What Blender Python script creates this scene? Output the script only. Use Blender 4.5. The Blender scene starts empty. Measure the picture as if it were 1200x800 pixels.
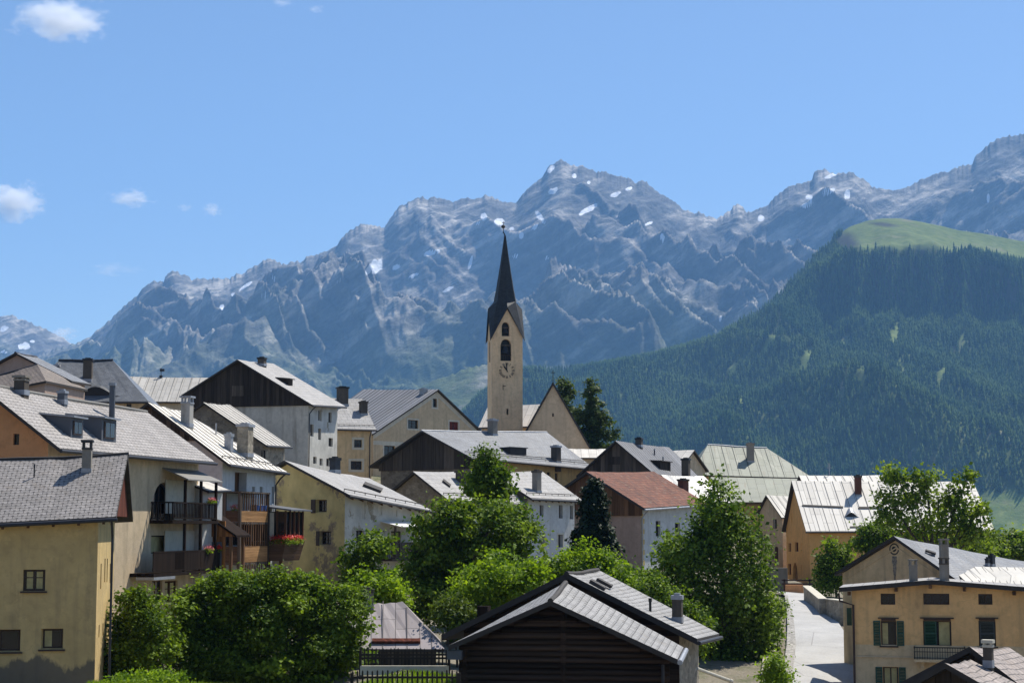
import bpy, bmesh, math, random
import numpy as np
from mathutils import Vector as V, noise as mnoise
random.seed(7)
R = math.radians
scene = bpy.context.scene
COL = scene.collection

# ------------------------------------------------------------------ camera, sky, sun, exposure
TILT = R(6.0)
FPX = 2100.0                      # focal length in pixels of a 1200 px wide frame
cam_d = bpy.data.cameras.new('camera')
cam = bpy.data.objects.new('camera', cam_d)
COL.objects.link(cam)
cam_d.sensor_width = 36.0
cam_d.lens = 36.0 * FPX / 1200.0
cam_d.clip_start = 0.5
cam_d.clip_end = 60000.0
cam.location = (0, 0, 0)
cam.rotation_euler = (R(90) + TILT, 0, 0)
scene.camera = cam

SUN_AZ, SUN_EL = R(42), R(56)      # azimuth from +Y (view direction) towards +X
SUN = V((math.sin(SUN_AZ) * math.cos(SUN_EL), math.cos(SUN_AZ) * math.cos(SUN_EL), math.sin(SUN_EL)))
world = bpy.data.worlds.new('World')
scene.world = world
world.use_nodes = True
wn = world.node_tree.nodes
wl = world.node_tree.links
for n in list(wn): wn.remove(n)
sky = wn.new('ShaderNodeTexSky')
sky.sky_type = 'NISHITA'
sky.sun_disc = False
sky.sun_elevation = SUN_EL
sky.sun_rotation = SUN_AZ
sky.altitude = 1600
sky.air_density = 1.0
sky.dust_density = 1.4
sky.ozone_density = 5.0
bg = wn.new('ShaderNodeBackground')
bg.inputs['Strength'].default_value = 0.100
wo = wn.new('ShaderNodeOutputWorld')
tint = wn.new('ShaderNodeMix'); tint.data_type = 'RGBA'; tint.blend_type = 'MULTIPLY'; tint.inputs[0].default_value = 1.0
tint.inputs[7].default_value = (1.0, 1.0, 0.985, 1)
wl.new(sky.outputs[0], tint.inputs[6])
wl.new(tint.outputs[2], bg.inputs['Color'])
wl.new(bg.outputs[0], wo.inputs['Surface'])
sl = bpy.data.lights.new('sun', 'SUN')
sl.energy = 5.0
sl.angle = R(0.5)
sl.color = (1.0, 0.95, 0.86)
so = bpy.data.objects.new('sun', sl)
COL.objects.link(so)
so.rotation_euler = (-SUN).to_track_quat('-Z', 'Y').to_euler()
so.location = (0, 0, 300)
scene.view_settings.view_transform = 'Standard'
scene.view_settings.look = 'None'
scene.view_settings.gamma = 1.0
scene.view_settings.use_curve_mapping = False
scene.view_settings.exposure = 0.52
scene.render.engine = 'CYCLES'
scene.cycles.use_denoising = True
scene.cycles.max_bounces = 6
scene.cycles.diffuse_bounces = 3
scene.cycles.transparent_max_bounces = 8
scene.cycles.volume_bounces = 5

# ------------------------------------------------------------------ pixel -> world helpers (real distances)
CT, ST = math.cos(TILT), math.sin(TILT)
FWD, UP = V((0, CT, ST)), V((0, -ST, CT))
def ray(px, py):
    return FWD + V((1, 0, 0)) * ((px - 600) / FPX) + UP * ((400 - py) / FPX)
def P(px, py, Y):
    d = ray(px, py)
    return d * (Y / d.y)
def zat(Y, py):
    return Y * math.tan(TILT + math.atan((400 - py) / FPX))
def proj(p):
    df = p.y * CT + p.z * ST
    du = -p.y * ST + p.z * CT
    return 600 + FPX * p.x / df, 400 - FPX * du / df
def hitv(px, py, o, d2):
    """ray against the vertical plane through o along d2 -> (distance along d2, z)"""
    d = ray(px, py)
    det = d.x * -d2[1] + d.y * d2[0]
    t = (o[0] * -d2[1] + o[1] * d2[0]) / det
    s = (d.x * t - o[0]) * d2[0] + (d.y * t - o[1]) * d2[1]
    return s, d.z * t

# ------------------------------------------------------------------ tags
def tag(o, label=None, cat=None, group=None, kind=None):
    if label: o['label'] = label
    if cat: o['category'] = cat
    if group: o['group'] = group
    if kind: o['kind'] = kind
    return o
def empty(name, loc):
    o = bpy.data.objects.new(name, None)
    o.location = loc
    o.empty_display_size = 0.3
    COL.objects.link(o)
    return o
def origin(o):
    p = V((0, 0, 0))
    while o is not None:
        p = p + V(o.location)
        o = o.parent
    return p

class MB:
    """collects faces in world coordinates; build() links them as one mesh object"""
    def __init__(s):
        s.v, s.f, s.m, s.uv = [], [], [], []
    def face(s, pts, mi=0, uv=None):
        i = len(s.v)
        s.v += [V(p) for p in pts]
        s.f.append(list(range(i, i + len(pts))))
        s.m.append(mi)
        s.uv.append(uv)
    def hexa(s, b, t, mi=0):
        """b, t: four bottom and four top points in the same order"""
        s.face(b[::-1], mi); s.face(t, mi)
        n = len(b)
        for i in range(n):
            j = (i + 1) % n
            s.face([b[i], b[j], t[j], t[i]], mi)
    def box(s, o, a, b, c, mi=0):
        o, a, b, c = V(o), V(a), V(b), V(c)
        s.hexa([o, o + a, o + a + b, o + b], [o + c, o + a + c, o + a + b + c, o + b + c], mi)
    def cbox(s, ctr, ex, ey, sz, mi=0):
        """box centred on ctr; ex, ey horizontal unit vectors, sz sizes"""
        a, b, c = V(ex) * sz[0], V(ey) * sz[1], V((0, 0, sz[2]))
        s.box(V(ctr) - a / 2 - b / 2 - c / 2, a, b, c, mi)
    def prism(s, poly, vec, mi=0):
        vec = V(vec)
        poly = [V(p) for p in poly]
        s.hexa(poly, [p + vec for p in poly], mi)
    def tube(s, pts, rs, n=8, mi=0, cap=True):
        pts = [V(p) for p in pts]
        rings = []
        for k, p in enumerate(pts):
            d = (pts[min(k + 1, len(pts) - 1)] - pts[max(k - 1, 0)])
            d = d.normalized() if d.length > 1e-9 else V((0, 0, 1))
            a = d.cross(V((0, 1, 0.13)))
            if a.length < 1e-3: a = d.cross(V((1, 0, 0)))
            a.normalize(); b = d.cross(a)
            r = rs[k] if isinstance(rs, (list, tuple)) else rs
            rings.append([p + a * (r * math.cos(2 * math.pi * q / n)) + b * (r * math.sin(2 * math.pi * q / n)) for q in range(n)])
        base = len(s.v)
        for rg in rings: s.v += rg
        for k in range(len(rings) - 1):
            for q in range(n):
                a0 = base + k * n + q; a1 = base + k * n + (q + 1) % n
                s.f.append([a0, a1, a1 + n, a0 + n]); s.m.append(mi); s.uv.append(None)
        if cap:
            s.f.append([base + q for q in range(n)][::-1]); s.m.append(mi); s.uv.append(None)
            e = base + (len(rings) - 1) * n
            s.f.append([e + q for q in range(n)]); s.m.append(mi); s.uv.append(None)
    def build(s, name, mats, parent=None, loc=None, smooth=False, weld=False, recalc=True):
        if not isinstance(mats, (list, tuple)): mats = [mats]
        org = origin(parent) if parent is not None else (V(loc) if loc is not None else V((0, 0, 0)))
        me = bpy.data.meshes.new(name)
        me.from_pydata([tuple(p - org) for p in s.v], [], s.f)
        for m in mats: me.materials.append(m)
        me.polygons.foreach_set('material_index', s.m)
        if any(u is not None for u in s.uv):
            ul = me.uv_layers.new(name='UVMap')
            k = 0
            for pi, u in enumerate(s.uv):
                for q in range(len(s.f[pi])):
                    ul.data[k].uv = u[q] if u is not None else (0, 0)
                    k += 1
        if recalc:
            bm = bmesh.new(); bm.from_mesh(me)
            bmesh.ops.remove_doubles(bm, verts=bm.verts, dist=0.0005)
            bmesh.ops.recalc_face_normals(bm, faces=bm.faces)
            bm.to_mesh(me); bm.free()
        if smooth:
            me.polygons.foreach_set('use_smooth', [True] * len(me.polygons))
        me.update()
        o = bpy.data.objects.new(name, me)
        COL.objects.link(o)
        if parent is not None:
            o.parent = parent
        elif loc is not None:
            o.location = loc
        return o

def np_mesh(name, verts, faces, mats, parent=None, loc=(0, 0, 0), mi=None, attrs=None, smooth=False):
    """fast mesh from arrays; verts in world coordinates; faces (n,3|4)"""
    org = np.array(origin(parent)) if parent is not None else np.array(loc, float)
    verts = np.asarray(verts, np.float64) - org
    me = bpy.data.meshes.new(name)
    nf, k = faces.shape
    me.vertices.add(len(verts)); me.vertices.foreach_set('co', verts.astype(np.float32).ravel())
    me.loops.add(nf * k); me.loops.foreach_set('vertex_index', faces.astype(np.int32).ravel())
    me.polygons.add(nf)
    me.polygons.foreach_set('loop_start', np.arange(0, nf * k, k, dtype=np.int32))
    me.polygons.foreach_set('loop_total', np.full(nf, k, np.int32))
    for m in mats: me.materials.append(m)
    if mi is not None: me.polygons.foreach_set('material_index', mi.astype(np.int32))
    if smooth: me.polygons.foreach_set('use_smooth', np.ones(nf, bool))
    for an, (dom, arr) in (attrs or {}).items():
        at = me.attributes.new(an, 'FLOAT', dom)
        at.data.foreach_set('value', arr.astype(np.float32))
    me.update(calc_edges=True); me.validate()
    o = bpy.data.objects.new(name, me)
    COL.objects.link(o)
    if parent is not None: o.parent = parent
    else: o.location = loc
    return o

# ------------------------------------------------------------------ materials
class NT:
    def __init__(s, name):
        s.mat = bpy.data.materials.new(name); s.mat.use_nodes = True
        s.n = s.mat.node_tree.nodes; s.l = s.mat.node_tree.links
        for x in list(s.n): s.n.remove(x)
        s.out = s.n.new('ShaderNodeOutputMaterial')
        s.b = s.n.new('ShaderNodeBsdfPrincipled')
        s.l.new(s.b.outputs[0], s.out.inputs['Surface'])
    def node(s, t, **kw):
        x = s.n.new(t)
        for k, v in kw.items():
            if hasattr(x, k): setattr(x, k, v)
            else: x.inputs[k.replace('_', ' ')].default_value = v
        return x
    def link(s, a, b): s.l.new(a, b)
    def coord(s, scale=(1, 1, 1), kind='Object', rot=(0, 0, 0)):
        tc = s.node('ShaderNodeTexCoord'); mp = s.node('ShaderNodeMapping')
        mp.inputs['Scale'].default_value = scale
        mp.inputs['Rotation'].default_value = rot
        s.link(tc.outputs[kind], mp.inputs['Vector'])
        return mp.outputs[0]
    def noise(s, vec, scale, detail=4, rough=0.55):
        x = s.node('ShaderNodeTexNoise')
        x.inputs['Scale'].default_value = scale; x.inputs['Detail'].default_value = detail
        x.inputs['Roughness'].default_value = rough
        s.link(vec, x.inputs['Vector'])
        return x.outputs['Fac']
    def ramp(s, fac, stops):
        r = s.node('ShaderNodeValToRGB')
        e = r.color_ramp.elements
        while len(e) < len(stops): e.new(0.5)
        for q, (p, c) in enumerate(stops):
            e[q].position = p
            e[q].color = (*c, 1) if isinstance(c, (tuple, list)) else (c, c, c, 1)
        s.link(fac, r.inputs[0])
        return r.outputs[0]
    def mix(s, fac, a, b, blend='MIX'):
        m = s.node('ShaderNodeMix', data_type='RGBA', blend_type=blend)
        for sock, val in ((m.inputs[0], fac), (m.inputs[6], a), (m.inputs[7], b)):
            if isinstance(val, (int, float)): sock.default_value = val
            elif isinstance(val, (tuple, list)): sock.default_value = (*val, 1) if len(val) == 3 else val
            else: s.link(val, sock)
        return m.outputs[2]
    def math(s, op, a, b=0.0):
        m = s.node('ShaderNodeMath', operation=op)
        for q, val in ((0, a), (1, b)):
            if isinstance(val, (int, float)): m.inputs[q].default_value = val
            else: s.link(val, m.inputs[q])
        return m.outputs[0]
    def bump(s, h, strength=0.3, dist=0.02):
        b = s.node('ShaderNodeBump'); b.inputs['Strength'].default_value = strength; b.inputs['Distance'].default_value = dist
        s.link(h, b.inputs['Height']); s.link(b.outputs[0], s.b.inputs['Normal'])
    def set(s, col=None, rough=0.8, metal=0.0, spec=0.4):
        if col is not None:
            if isinstance(col, tuple): s.b.inputs['Base Color'].default_value = (*col, 1)
            else: s.link(col, s.b.inputs['Base Color'])
        if isinstance(rough, (int, float)): s.b.inputs['Roughness'].default_value = rough
        else: s.link(rough, s.b.inputs['Roughness'])
        s.b.inputs['Metallic'].default_value = metal
        s.b.inputs['Specular IOR Level'].default_value = spec
        return s.mat
def sc_(c, k): return tuple(min(1, x * k) for x in c)

def plaster(name, c, var=0.22, stain=0.25, dirt=(0.16, 0.13, 0.09), fine=0.5, footz=None):
    t = NT(name); o = t.coord()
    big = t.noise(o, 0.55, 5, 0.6); mid = t.noise(o, 3.2, 5, 0.65)
    streak = t.noise(t.coord((1.6, 1.6, 0.16)), 1.4, 4, 0.6)
    col = t.mix(t.ramp(big, [(0.3, 0), (0.72, 1)]), sc_(c, 1 - var), sc_(c, 1 + var * 0.6))
    col = t.mix(t.math('MULTIPLY', t.ramp(mid, [(0.48, 0), (0.72, 1)]), 0.6), col, sc_(c, 0.66))
    pat = t.noise(o, 0.9, 9, 0.72)
    col = t.mix(t.math('MULTIPLY', t.ramp(pat, [(0.57, 0), (0.60, 1)]), 0.35), col, sc_(c, 1.22))
    ck = t.node('ShaderNodeTexVoronoi', feature='DISTANCE_TO_EDGE'); ck.inputs['Scale'].default_value = 0.55
    wv = t.node('ShaderNodeVectorMath', operation='ADD'); nz = t.node('ShaderNodeTexNoise'); nz.inputs['Scale'].default_value = 1.6; t.link(o, nz.inputs['Vector']); t.link(o, wv.inputs[0]); t.link(nz.outputs['Color'], wv.inputs[1]); t.link(wv.outputs[0], ck.inputs['Vector'])
    col = t.mix(t.math('MULTIPLY', t.ramp(ck.outputs['Distance'], [(0.004, 1), (0.012, 0)]), t.ramp(big, [(0.5, 0), (0.62, 0.3)])), col, sc_(c, 0.5))
    col = t.mix(t.math('MULTIPLY', t.ramp(streak, [(0.5, 0), (0.8, 1)]), stain * 1.6), col, dirt)
    if footz is not None:
        sx = t.node('ShaderNodeSeparateXYZ'); t.link(o, sx.inputs[0])
        hz = t.math('ADD', t.math('SUBTRACT', footz, sx.outputs[2]), t.math('MULTIPLY', t.math('SUBTRACT', t.noise(t.coord((1, 1, 0.4)), 1.1, 6, 0.6), 0.5), 2.2))
        col = t.mix(t.ramp(hz, [(0.0, 0), (0.16, 0.85)]), col, t.mix(mid, (0.075, 0.068, 0.06), (0.16, 0.14, 0.115)))
    t.bump(t.noise(o, 14, 4, 0.7), fine, 0.03)
    return t.set(col, 0.92, 0, 0.15)
def patchy(name, c, c2, thr=0.5, scale=0.6):
    """old plaster fallen off in patches: c over c2"""
    t = NT(name); o = t.coord((1, 1, 0.8))
    a = t.noise(o, scale, 8, 0.68); f = t.noise(o, 5, 5, 0.7)
    m = t.ramp(t.math('ADD', a, t.math('MULTIPLY', t.math('SUBTRACT', f, 0.5), 0.25)), [(thr, 0), (thr + 0.04, 1)])
    base = t.mix(t.ramp(t.noise(o, 1.3, 5), [(0.35, 0), (0.7, 1)]), sc_(c, 0.78), sc_(c, 1.1))
    st = t.mix(t.ramp(f, [(0.3, 0), (0.7, 1)]), sc_(c2, 0.6), sc_(c2, 1.3))
    col = t.mix(m, base, st)
    t.bump(t.math('SUBTRACT', f, t.math('MULTIPLY', m, 0.8)), 0.5, 0.03)
    return t.set(col, 0.93, 0, 0.12)
def slates(name, c, c2, w=0.32, h=0.22, off=0.5, mortar=0.035, gap=None, rough=0.7, bstr=0.6, var=0.5, spec=0.3, dots=False):
    t = NT(name); u = t.coord((1, 1, 1), 'UV')
    b = t.node('ShaderNodeTexBrick'); b.offset = off
    t.link(u, b.inputs['Vector'])
    for k, val in (('Scale', 1.0), ('Brick Width', w), ('Row Height', h), ('Mortar Size', mortar * min(w, h)), ('Mortar Smooth', 0.15), ('Bias', 0.0)):
        b.inputs[k].default_value = val
    b.inputs['Color1'].default_value = (*c, 1); b.inputs['Color2'].default_value = (*c2, 1)
    b.inputs['Mortar'].default_value = (*(gap or sc_(c, 0.25)), 1)
    o = t.coord()
    n1 = t.noise(o, 0.5, 5, 0.6); n2 = t.noise(o, 7, 4, 0.6)
    col = t.mix(var, b.outputs['Color'], t.ramp(n1, [(0.3, 0.55), (0.7, 1.25)]), 'MULTIPLY')
    col = t.mix(0.35, col, t.ramp(n2, [(0.3, 0.6), (0.7, 1.3)]), 'MULTIPLY')
    li = t.noise(o, 1.7, 8, 0.72)
    col = t.mix(t.ramp(li, [(0.56, 0), (0.66, 0.5)]), col, t.mix(n1, (c[0] * .80, c[1] * .66, c[2] * .45), sc_(c, .42)))
    if dots:
        sx = t.node('ShaderNodeSeparateXYZ'); t.link(u, sx.inputs[0])
        rowi = t.math('FLOOR', t.math('DIVIDE', sx.outputs[1], h)); shf = t.math('MULTIPLY', t.math('FRACT', t.math('MULTIPLY', rowi, 0.5)), 1.0)
        fu = t.math('FRACT', t.math('ADD', t.math('DIVIDE', sx.outputs[0], w), t.math('ADD', shf, 0.12))); fv = t.math('FRACT', t.math('DIVIDE', sx.outputs[1], h))
        du = t.math('LESS_THAN', fu, 0.27); dv = t.math('LESS_THAN', fv, 0.36)
        col = t.mix(t.math('MULTIPLY', t.math('MULTIPLY', du, dv), 0.92), col, sc_(c, 0.16))
    t.bump(t.math('ADD', t.math('MULTIPLY', b.outputs['Fac'], -1.0), t.math('MULTIPLY', n2, 0.5)), bstr, 0.03)
    return t.set(col, rough, 0, spec)
def sheets(name, c, w=0.9, h=2.2, rust=0.0, rough=0.5, metal=0.0, var=0.35, seam=0.02):
    t = NT(name); u = t.coord((1, 1, 1), 'UV')
    b = t.node('ShaderNodeTexBrick'); b.offset = 0.5
    mp = t.node('ShaderNodeMapping'); mp.inputs['Rotation'].default_value = (0, 0, R(90)); t.link(u, mp.inputs[0])
    t.link(mp.outputs[0], b.inputs['Vector'])
    for k, val in (('Scale', 1.0), ('Brick Width', h), ('Row Height', w), ('Mortar Size', seam), ('Mortar Smooth', 0.3)):
        b.inputs[k].default_value = val
    b.inputs['Color1'].default_value = (*sc_(c, 1.08), 1); b.inputs['Color2'].default_value = (*sc_(c, 0.9), 1)
    b.inputs['Mortar'].default_value = (*sc_(c, 0.38), 1)
    o = t.coord(); n1 = t.noise(o, 0.45, 6, 0.65)
    st = t.noise(t.coord((3.0, 0.25, 1), 'UV'), 1.2, 5, 0.65)
    col = t.mix(var, b.outputs['Color'], t.ramp(n1, [(0.3, 0.6), (0.7, 1.2)]), 'MULTIPLY')
    col = t.mix(t.math('MULTIPLY', t.ramp(st, [(0.5, 0), (0.75, 1)]), 0.35), col, sc_(c, 0.55))
    if rust:
        col = t.mix(t.math('MULTIPLY', t.ramp(st, [(0.58, 0), (0.72, 1)]), rust), col, (0.28, 0.12, 0.06))
    t.bump(t.math('MULTIPLY', b.outputs['Fac'], 1.0), 0.5, 0.04)
    return t.set(col, t.ramp(n1, [(0.3, rough), (0.7, rough + 0.2)]), metal, 0.25)
def tiles(name, c, c2):
    t = NT(name); u = t.coord((1, 1, 1), 'UV'); o = t.coord()
    sx = t.node('ShaderNodeSeparateXYZ'); t.link(u, sx.inputs[0])
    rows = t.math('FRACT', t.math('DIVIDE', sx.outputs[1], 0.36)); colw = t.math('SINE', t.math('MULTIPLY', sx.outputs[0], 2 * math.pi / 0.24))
    b = t.node('ShaderNodeTexBrick'); b.offset = 0.0; t.link(u, b.inputs[0])
    for k, val in (('Scale', 1.0), ('Brick Width', 0.24), ('Row Height', 0.36), ('Mortar Size', 0.0)): b.inputs[k].default_value = val
    b.inputs['Color1'].default_value = (*c, 1); b.inputs['Color2'].default_value = (*c2, 1)
    n1 = t.noise(o, 0.7, 5)
    col = t.mix(0.6, b.outputs['Color'], t.ramp(n1, [(0.3, 0.5), (0.7, 1.3)]), 'MULTIPLY')
    col = t.mix(t.ramp(rows, [(0.0, 0.75), (0.22, 0.0)]), col, sc_(c, 0.12))  # shadow line of each tile course painted into the row's start
    col = t.mix(t.ramp(t.noise(o, 3, 4), [(0.55, 0), (0.8, 0.6)]), col, (0.25, 0.22, 0.17))
    t.bump(t.math('ADD', t.math('MULTIPLY', rows, -0.8), t.math('MULTIPLY', colw, 0.35)), 0.7, 0.05)
    return t.set(col, 0.8, 0, 0.2)
def wood(name, c, plank=0.16, axis='V', grain=1.0, contrast=0.6):
    """axis V: vertical boards, H: horizontal boards"""
    t = NT(name); o = t.coord()
    sx = t.node('ShaderNodeSeparateXYZ'); t.link(o, sx.inputs[0])
    if axis == 'V':
        w = t.math('ADD', sx.outputs[0], sx.outputs[1]); gv = t.coord((6, 6, 0.5))
    else:
        w = sx.outputs[2]; gv = t.coord((0.6, 0.6, 9))
    q = t.math('DIVIDE', w, plank); fr = t.math('FRACT', q); idx = t.math('FLOOR', q)
    wn_ = t.node('ShaderNodeTexWhiteNoise', noise_dimensions='1D'); t.link(idx, wn_.inputs['W'])
    g = t.noise(gv, 1.6, 5, 0.65)
    col = t.mix(t.ramp(wn_.outputs[0], [(0, 0), (1, 1)]), sc_(c, 1 - contrast * 0.55), sc_(c, 1 + contrast * 0.6))
    col = t.mix(0.7, col, t.ramp(g, [(0.25, 0.45), (0.75, 1.35)]), 'MULTIPLY')
    gapm = t.ramp(fr, [(0.0, 1.0), (0.07, 0.0)])
    col = t.mix(gapm, col, sc_(c, 0.12))
    t.bump(t.math('SUBTRACT', t.math('MULTIPLY', g, 0.4), gapm), 0.6, 0.02)
    return t.set(col, 0.9, 0, 0.06)
def flat(name, c, rough=0.6, metal=0.0, var=0.2, spec=0.4, scale=4):
    t = NT(name); o = t.coord()
    n = t.noise(o, scale, 4, 0.6)
    col = t.mix(t.ramp(n, [(0.3, 0), (0.7, 1)]), sc_(c, 1 - var), sc_(c, 1 + var))
    return t.set(col, rough, metal, spec)
def rubble(name, c, scale=3.0, mortar=(0.3, 0.27, 0.22)):
    t = NT(name); o = t.coord((1, 1, 1.4))
    v = t.node('ShaderNodeTexVoronoi', feature='DISTANCE_TO_EDGE'); v.inputs['Scale'].default_value = scale; t.link(o, v.inputs['Vector'])
    v2 = t.node('ShaderNodeTexVoronoi'); v2.inputs['Scale'].default_value = scale; t.link(o, v2.inputs['Vector'])
    col = t.mix(v2.outputs['Color'], sc_(c, 0.6), sc_(c, 1.4))
    col = t.mix(0.5, col, t.ramp(t.noise(o, 6, 5), [(0.3, 0.5), (0.7, 1.3)]), 'MULTIPLY')
    col = t.mix(t.ramp(v.outputs['Distance'], [(0.02, 1), (0.07, 0)]), col, mortar)
    t.bump(v.outputs['Distance'], 0.6, 0.05)
    return t.set(col, 0.92, 0, 0.15)
def leafmat(name, dark, light, trans=0.35):
    t = NT(name)
    a = t.node('ShaderNodeAttribute', attribute_name='rnd')
    col = t.mix(a.outputs['Fac'], dark, light)
    t.set(col, 0.6, 0, 0.15 if trans > 0.06 else 0.0)
    tr = t.node('ShaderNodeBsdfTranslucent')
    t.link(t.mix(1.0, col, (1.5, 1.5, 0.55), 'MULTIPLY'), tr.inputs['Color'])
    ms = t.node('ShaderNodeMixShader'); ms.inputs[0].default_value = trans
    t.link(t.b.outputs[0], ms.inputs[1]); t.link(tr.outputs[0], ms.inputs[2])
    t.link(ms.outputs[0], t.out.inputs['Surface'])
    return t.mat
def glassmat(name, c=(0.010, 0.012, 0.014), rough=0.1):
    t = NT(name)
    return t.set(c, rough, 0, 0.5)

M = {}
M['yellow'] = plaster('ochre_plaster', (0.58, 0.42, 0.19), 0.2, 0.3)
M['orange'] = plaster('orange_plaster', (0.60, 0.29, 0.13), 0.12, 0.1)
M['beige'] = plaster('beige_plaster', (0.60, 0.47, 0.31), 0.18, 0.3)
M['white'] = plaster('white_plaster', (0.62, 0.61, 0.58), 0.1, 0.25)
M['offwhite'] = plaster('old_white_plaster', (0.58, 0.55, 0.48), 0.2, 0.45)
M['graywhite'] = plaster('grey_plaster', (0.38, 0.37, 0.34), 0.2, 0.35)
M['cream_old'] = patchy('patchy_cream_plaster', (0.64, 0.50, 0.22), (0.30, 0.23, 0.15), 0.545, 0.5)
M['white_old'] = patchy('patchy_white_plaster', (0.58, 0.56, 0.50), (0.33, 0.29, 0.22), 0.60, 0.5)
M['tan'] = plaster('tan_plaster', (0.58, 0.45, 0.29), 0.12, 0.2)
M['church'] = plaster('church_plaster', (0.60, 0.465, 0.315), 0.14, 0.25, fine=0.8)
M['tower'] = plaster('tower_plaster', (0.84, 0.59, 0.35), 0.12, 0.2, fine=1.0)
M['trim'] = plaster('pale_trim', (0.58, 0.54, 0.44), 0.08, 0.1)
M['ochre'] = plaster('apricot_plaster', (0.78, 0.475, 0.21), 0.16, 0.28)
M['ochre_low'] = plaster('pale_base_plaster', (0.66, 0.49, 0.29), 0.1, 0.2)
M['orange2'] = plaster('deep_orange_plaster', (0.80, 0.44, 0.16), 0.1, 0.12)
M['gablegray'] = plaster('weathered_gable_plaster', (0.66, 0.485, 0.275), 0.16, 0.4)
M['pink'] = plaster('pink_plaster', (0.42, 0.31, 0.25), 0.12, 0.2)
M['bluewhite'] = plaster('cool_white_plaster', (0.56, 0.57, 0.56), 0.1, 0.2)
M['rubble'] = rubble('rubble_stone', (0.30, 0.26, 0.2))
M['rubble_dark'] = rubble('dark_rubble_stone', (0.20, 0.17, 0.13), 2.5, (0.2, 0.17, 0.14))
M['shingle'] = slates('grey_stone_shingle', (0.31, 0.285, 0.27), (0.235, 0.217, 0.205), 0.34, 0.20, mortar=0.06, gap=(0.06, 0.055, 0.05), dots=True)
M['shingle2'] = slates('pale_stone_shingle', (0.35, 0.325, 0.305), (0.28, 0.258, 0.243), 0.42, 0.26, mortar=0.06, gap=(0.1, 0.09, 0.085), dots=True)
M['brownshingle'] = slates('brown_shingle', (0.25, 0.20, 0.165), (0.18, 0.15, 0.125), 0.3, 0.24, mortar=0.1)
M['slate'] = slates('dark_slate', (0.17, 0.175, 0.18), (0.11, 0.115, 0.12), 0.3, 0.2, rough=0.42, spec=0.6)
M['slate_mid'] = slates('grey_slate', (0.19, 0.20, 0.215), (0.145, 0.15, 0.165), 0.36, 0.24, rough=0.6, spec=0.3)
M['barnroof'] = slates('fibre_cement_slate', (0.32, 0.31, 0.30), (0.25, 0.243, 0.235), 0.42, 0.24, mortar=0.05, gap=(0.07, 0.065, 0.06), dots=True)
M['graytile'] = slates('smooth_grey_sheet', (0.36, 0.345, 0.33), (0.31, 0.30, 0.29), 0.6, 0.5, mortar=0.02, var=0.3)
M['whitemetal'] = sheets('pale_zinc_sheet', (0.68, 0.635, 0.56), 0.85, 2.4, 0.1)
M['creammetal'] = sheets('cream_zinc_sheet', (0.48, 0.45, 0.40), 0.8, 2.0, 0.08)
M['greenmetal'] = sheets('weathered_green_metal', (0.29, 0.30, 0.235), 0.95, 2.6, 0.35)
M['graymetal'] = sheets('grey_standing_seam', (0.24, 0.24, 0.25), 0.6, 30.0, 0.05)
M['bluemetal'] = sheets('blue_grey_sheet', (0.27, 0.29, 0.33), 0.7, 3.0, 0.05)
M['pinkmetal'] = sheets('pinkish_sheet', (0.31, 0.272, 0.268), 1.0, 1.6, 0.15, rough=0.65)
M['palemetal'] = sheets('bleached_sheet', (0.54, 0.51, 0.45), 0.7, 9.0, 0.15)
M['redtile'] = tiles('red_clay_tile', (0.205, 0.075, 0.042), (0.115, 0.047, 0.033))
M['browntile'] = slates('brown_stone_tile', (0.36, 0.30, 0.265), (0.27, 0.225, 0.20), 0.38, 0.26, mortar=0.08)
M['darkwood'] = wood('dark_boards', (0.060, 0.047, 0.037), 0.2, 'V')
M['greywood'] = wood('grey_boards', (0.105, 0.085, 0.068), 0.2, 'V', contrast=0.9)
M['brownwood'] = wood('brown_boards', (0.15, 0.082, 0.045), 0.18, 'V', contrast=0.8)
M['warmwood'] = wood('orange_boards', (0.30, 0.135, 0.05), 0.14, 'V')
M['planks'] = wood('pale_planks', (0.36, 0.20, 0.09), 0.13, 'H')
M['hplanks'] = wood('dark_planks', (0.13, 0.08, 0.05), 0.15, 'H')
M['redwood'] = wood('red_brown_boards', (0.13, 0.045, 0.03), 0.16, 'V')
M['logs'] = wood('log_timber', (0.046, 0.030, 0.021), 0.2, 'H', contrast=1.0)
M['shadewood'] = wood('shade_dark_boards', (0.022, 0.014, 0.010), 0.14, 'V')  # near-black tone puts the shade on the balconies into the boards
M['edge'] = flat('roof_edge_timber', (0.040, 0.034, 0.030), 0.8)
M['zinc'] = flat('zinc', (0.30, 0.31, 0.33), 0.45, 0.3)
M['darkmetal'] = flat('dark_metal', (0.035, 0.035, 0.04), 0.5, 0.3)
M['copper'] = flat('brown_pipe', (0.06, 0.035, 0.028), 0.5, 0.3)
M['glass'] = glassmat('window_glass')
M['frame'] = flat('dark_window_frame', (0.045, 0.026, 0.018), 0.6)
M['wframe'] = flat('white_window_frame', (0.55, 0.53, 0.48), 0.6)
M['red'] = flat('red_shutter_paint', (0.16, 0.022, 0.018), 0.6)
M['green'] = flat('green_shutter_paint', (0.018, 0.070, 0.045), 0.5)
M['greendk'] = flat('grey_green_shutter_paint', (0.040, 0.05, 0.05), 0.5)
M['curtain'] = flat('yellowed_curtain', (0.42, 0.36, 0.17), 0.8)
M['chim'] = plaster('chimney_render', (0.26, 0.235, 0.20), 0.2, 0.5)
M['chimdark'] = plaster('sooty_chimney_render', (0.10, 0.085, 0.07), 0.25, 0.4)
M['chimred'] = plaster('brick_red_chimney', (0.16, 0.07, 0.05), 0.25, 0.3)
M['awning'] = flat('white_canvas', (0.80, 0.79, 0.75), 0.8, var=0.05)
M['stone'] = rubble('dry_stone', (0.34, 0.31, 0.26), 2.2)
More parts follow.
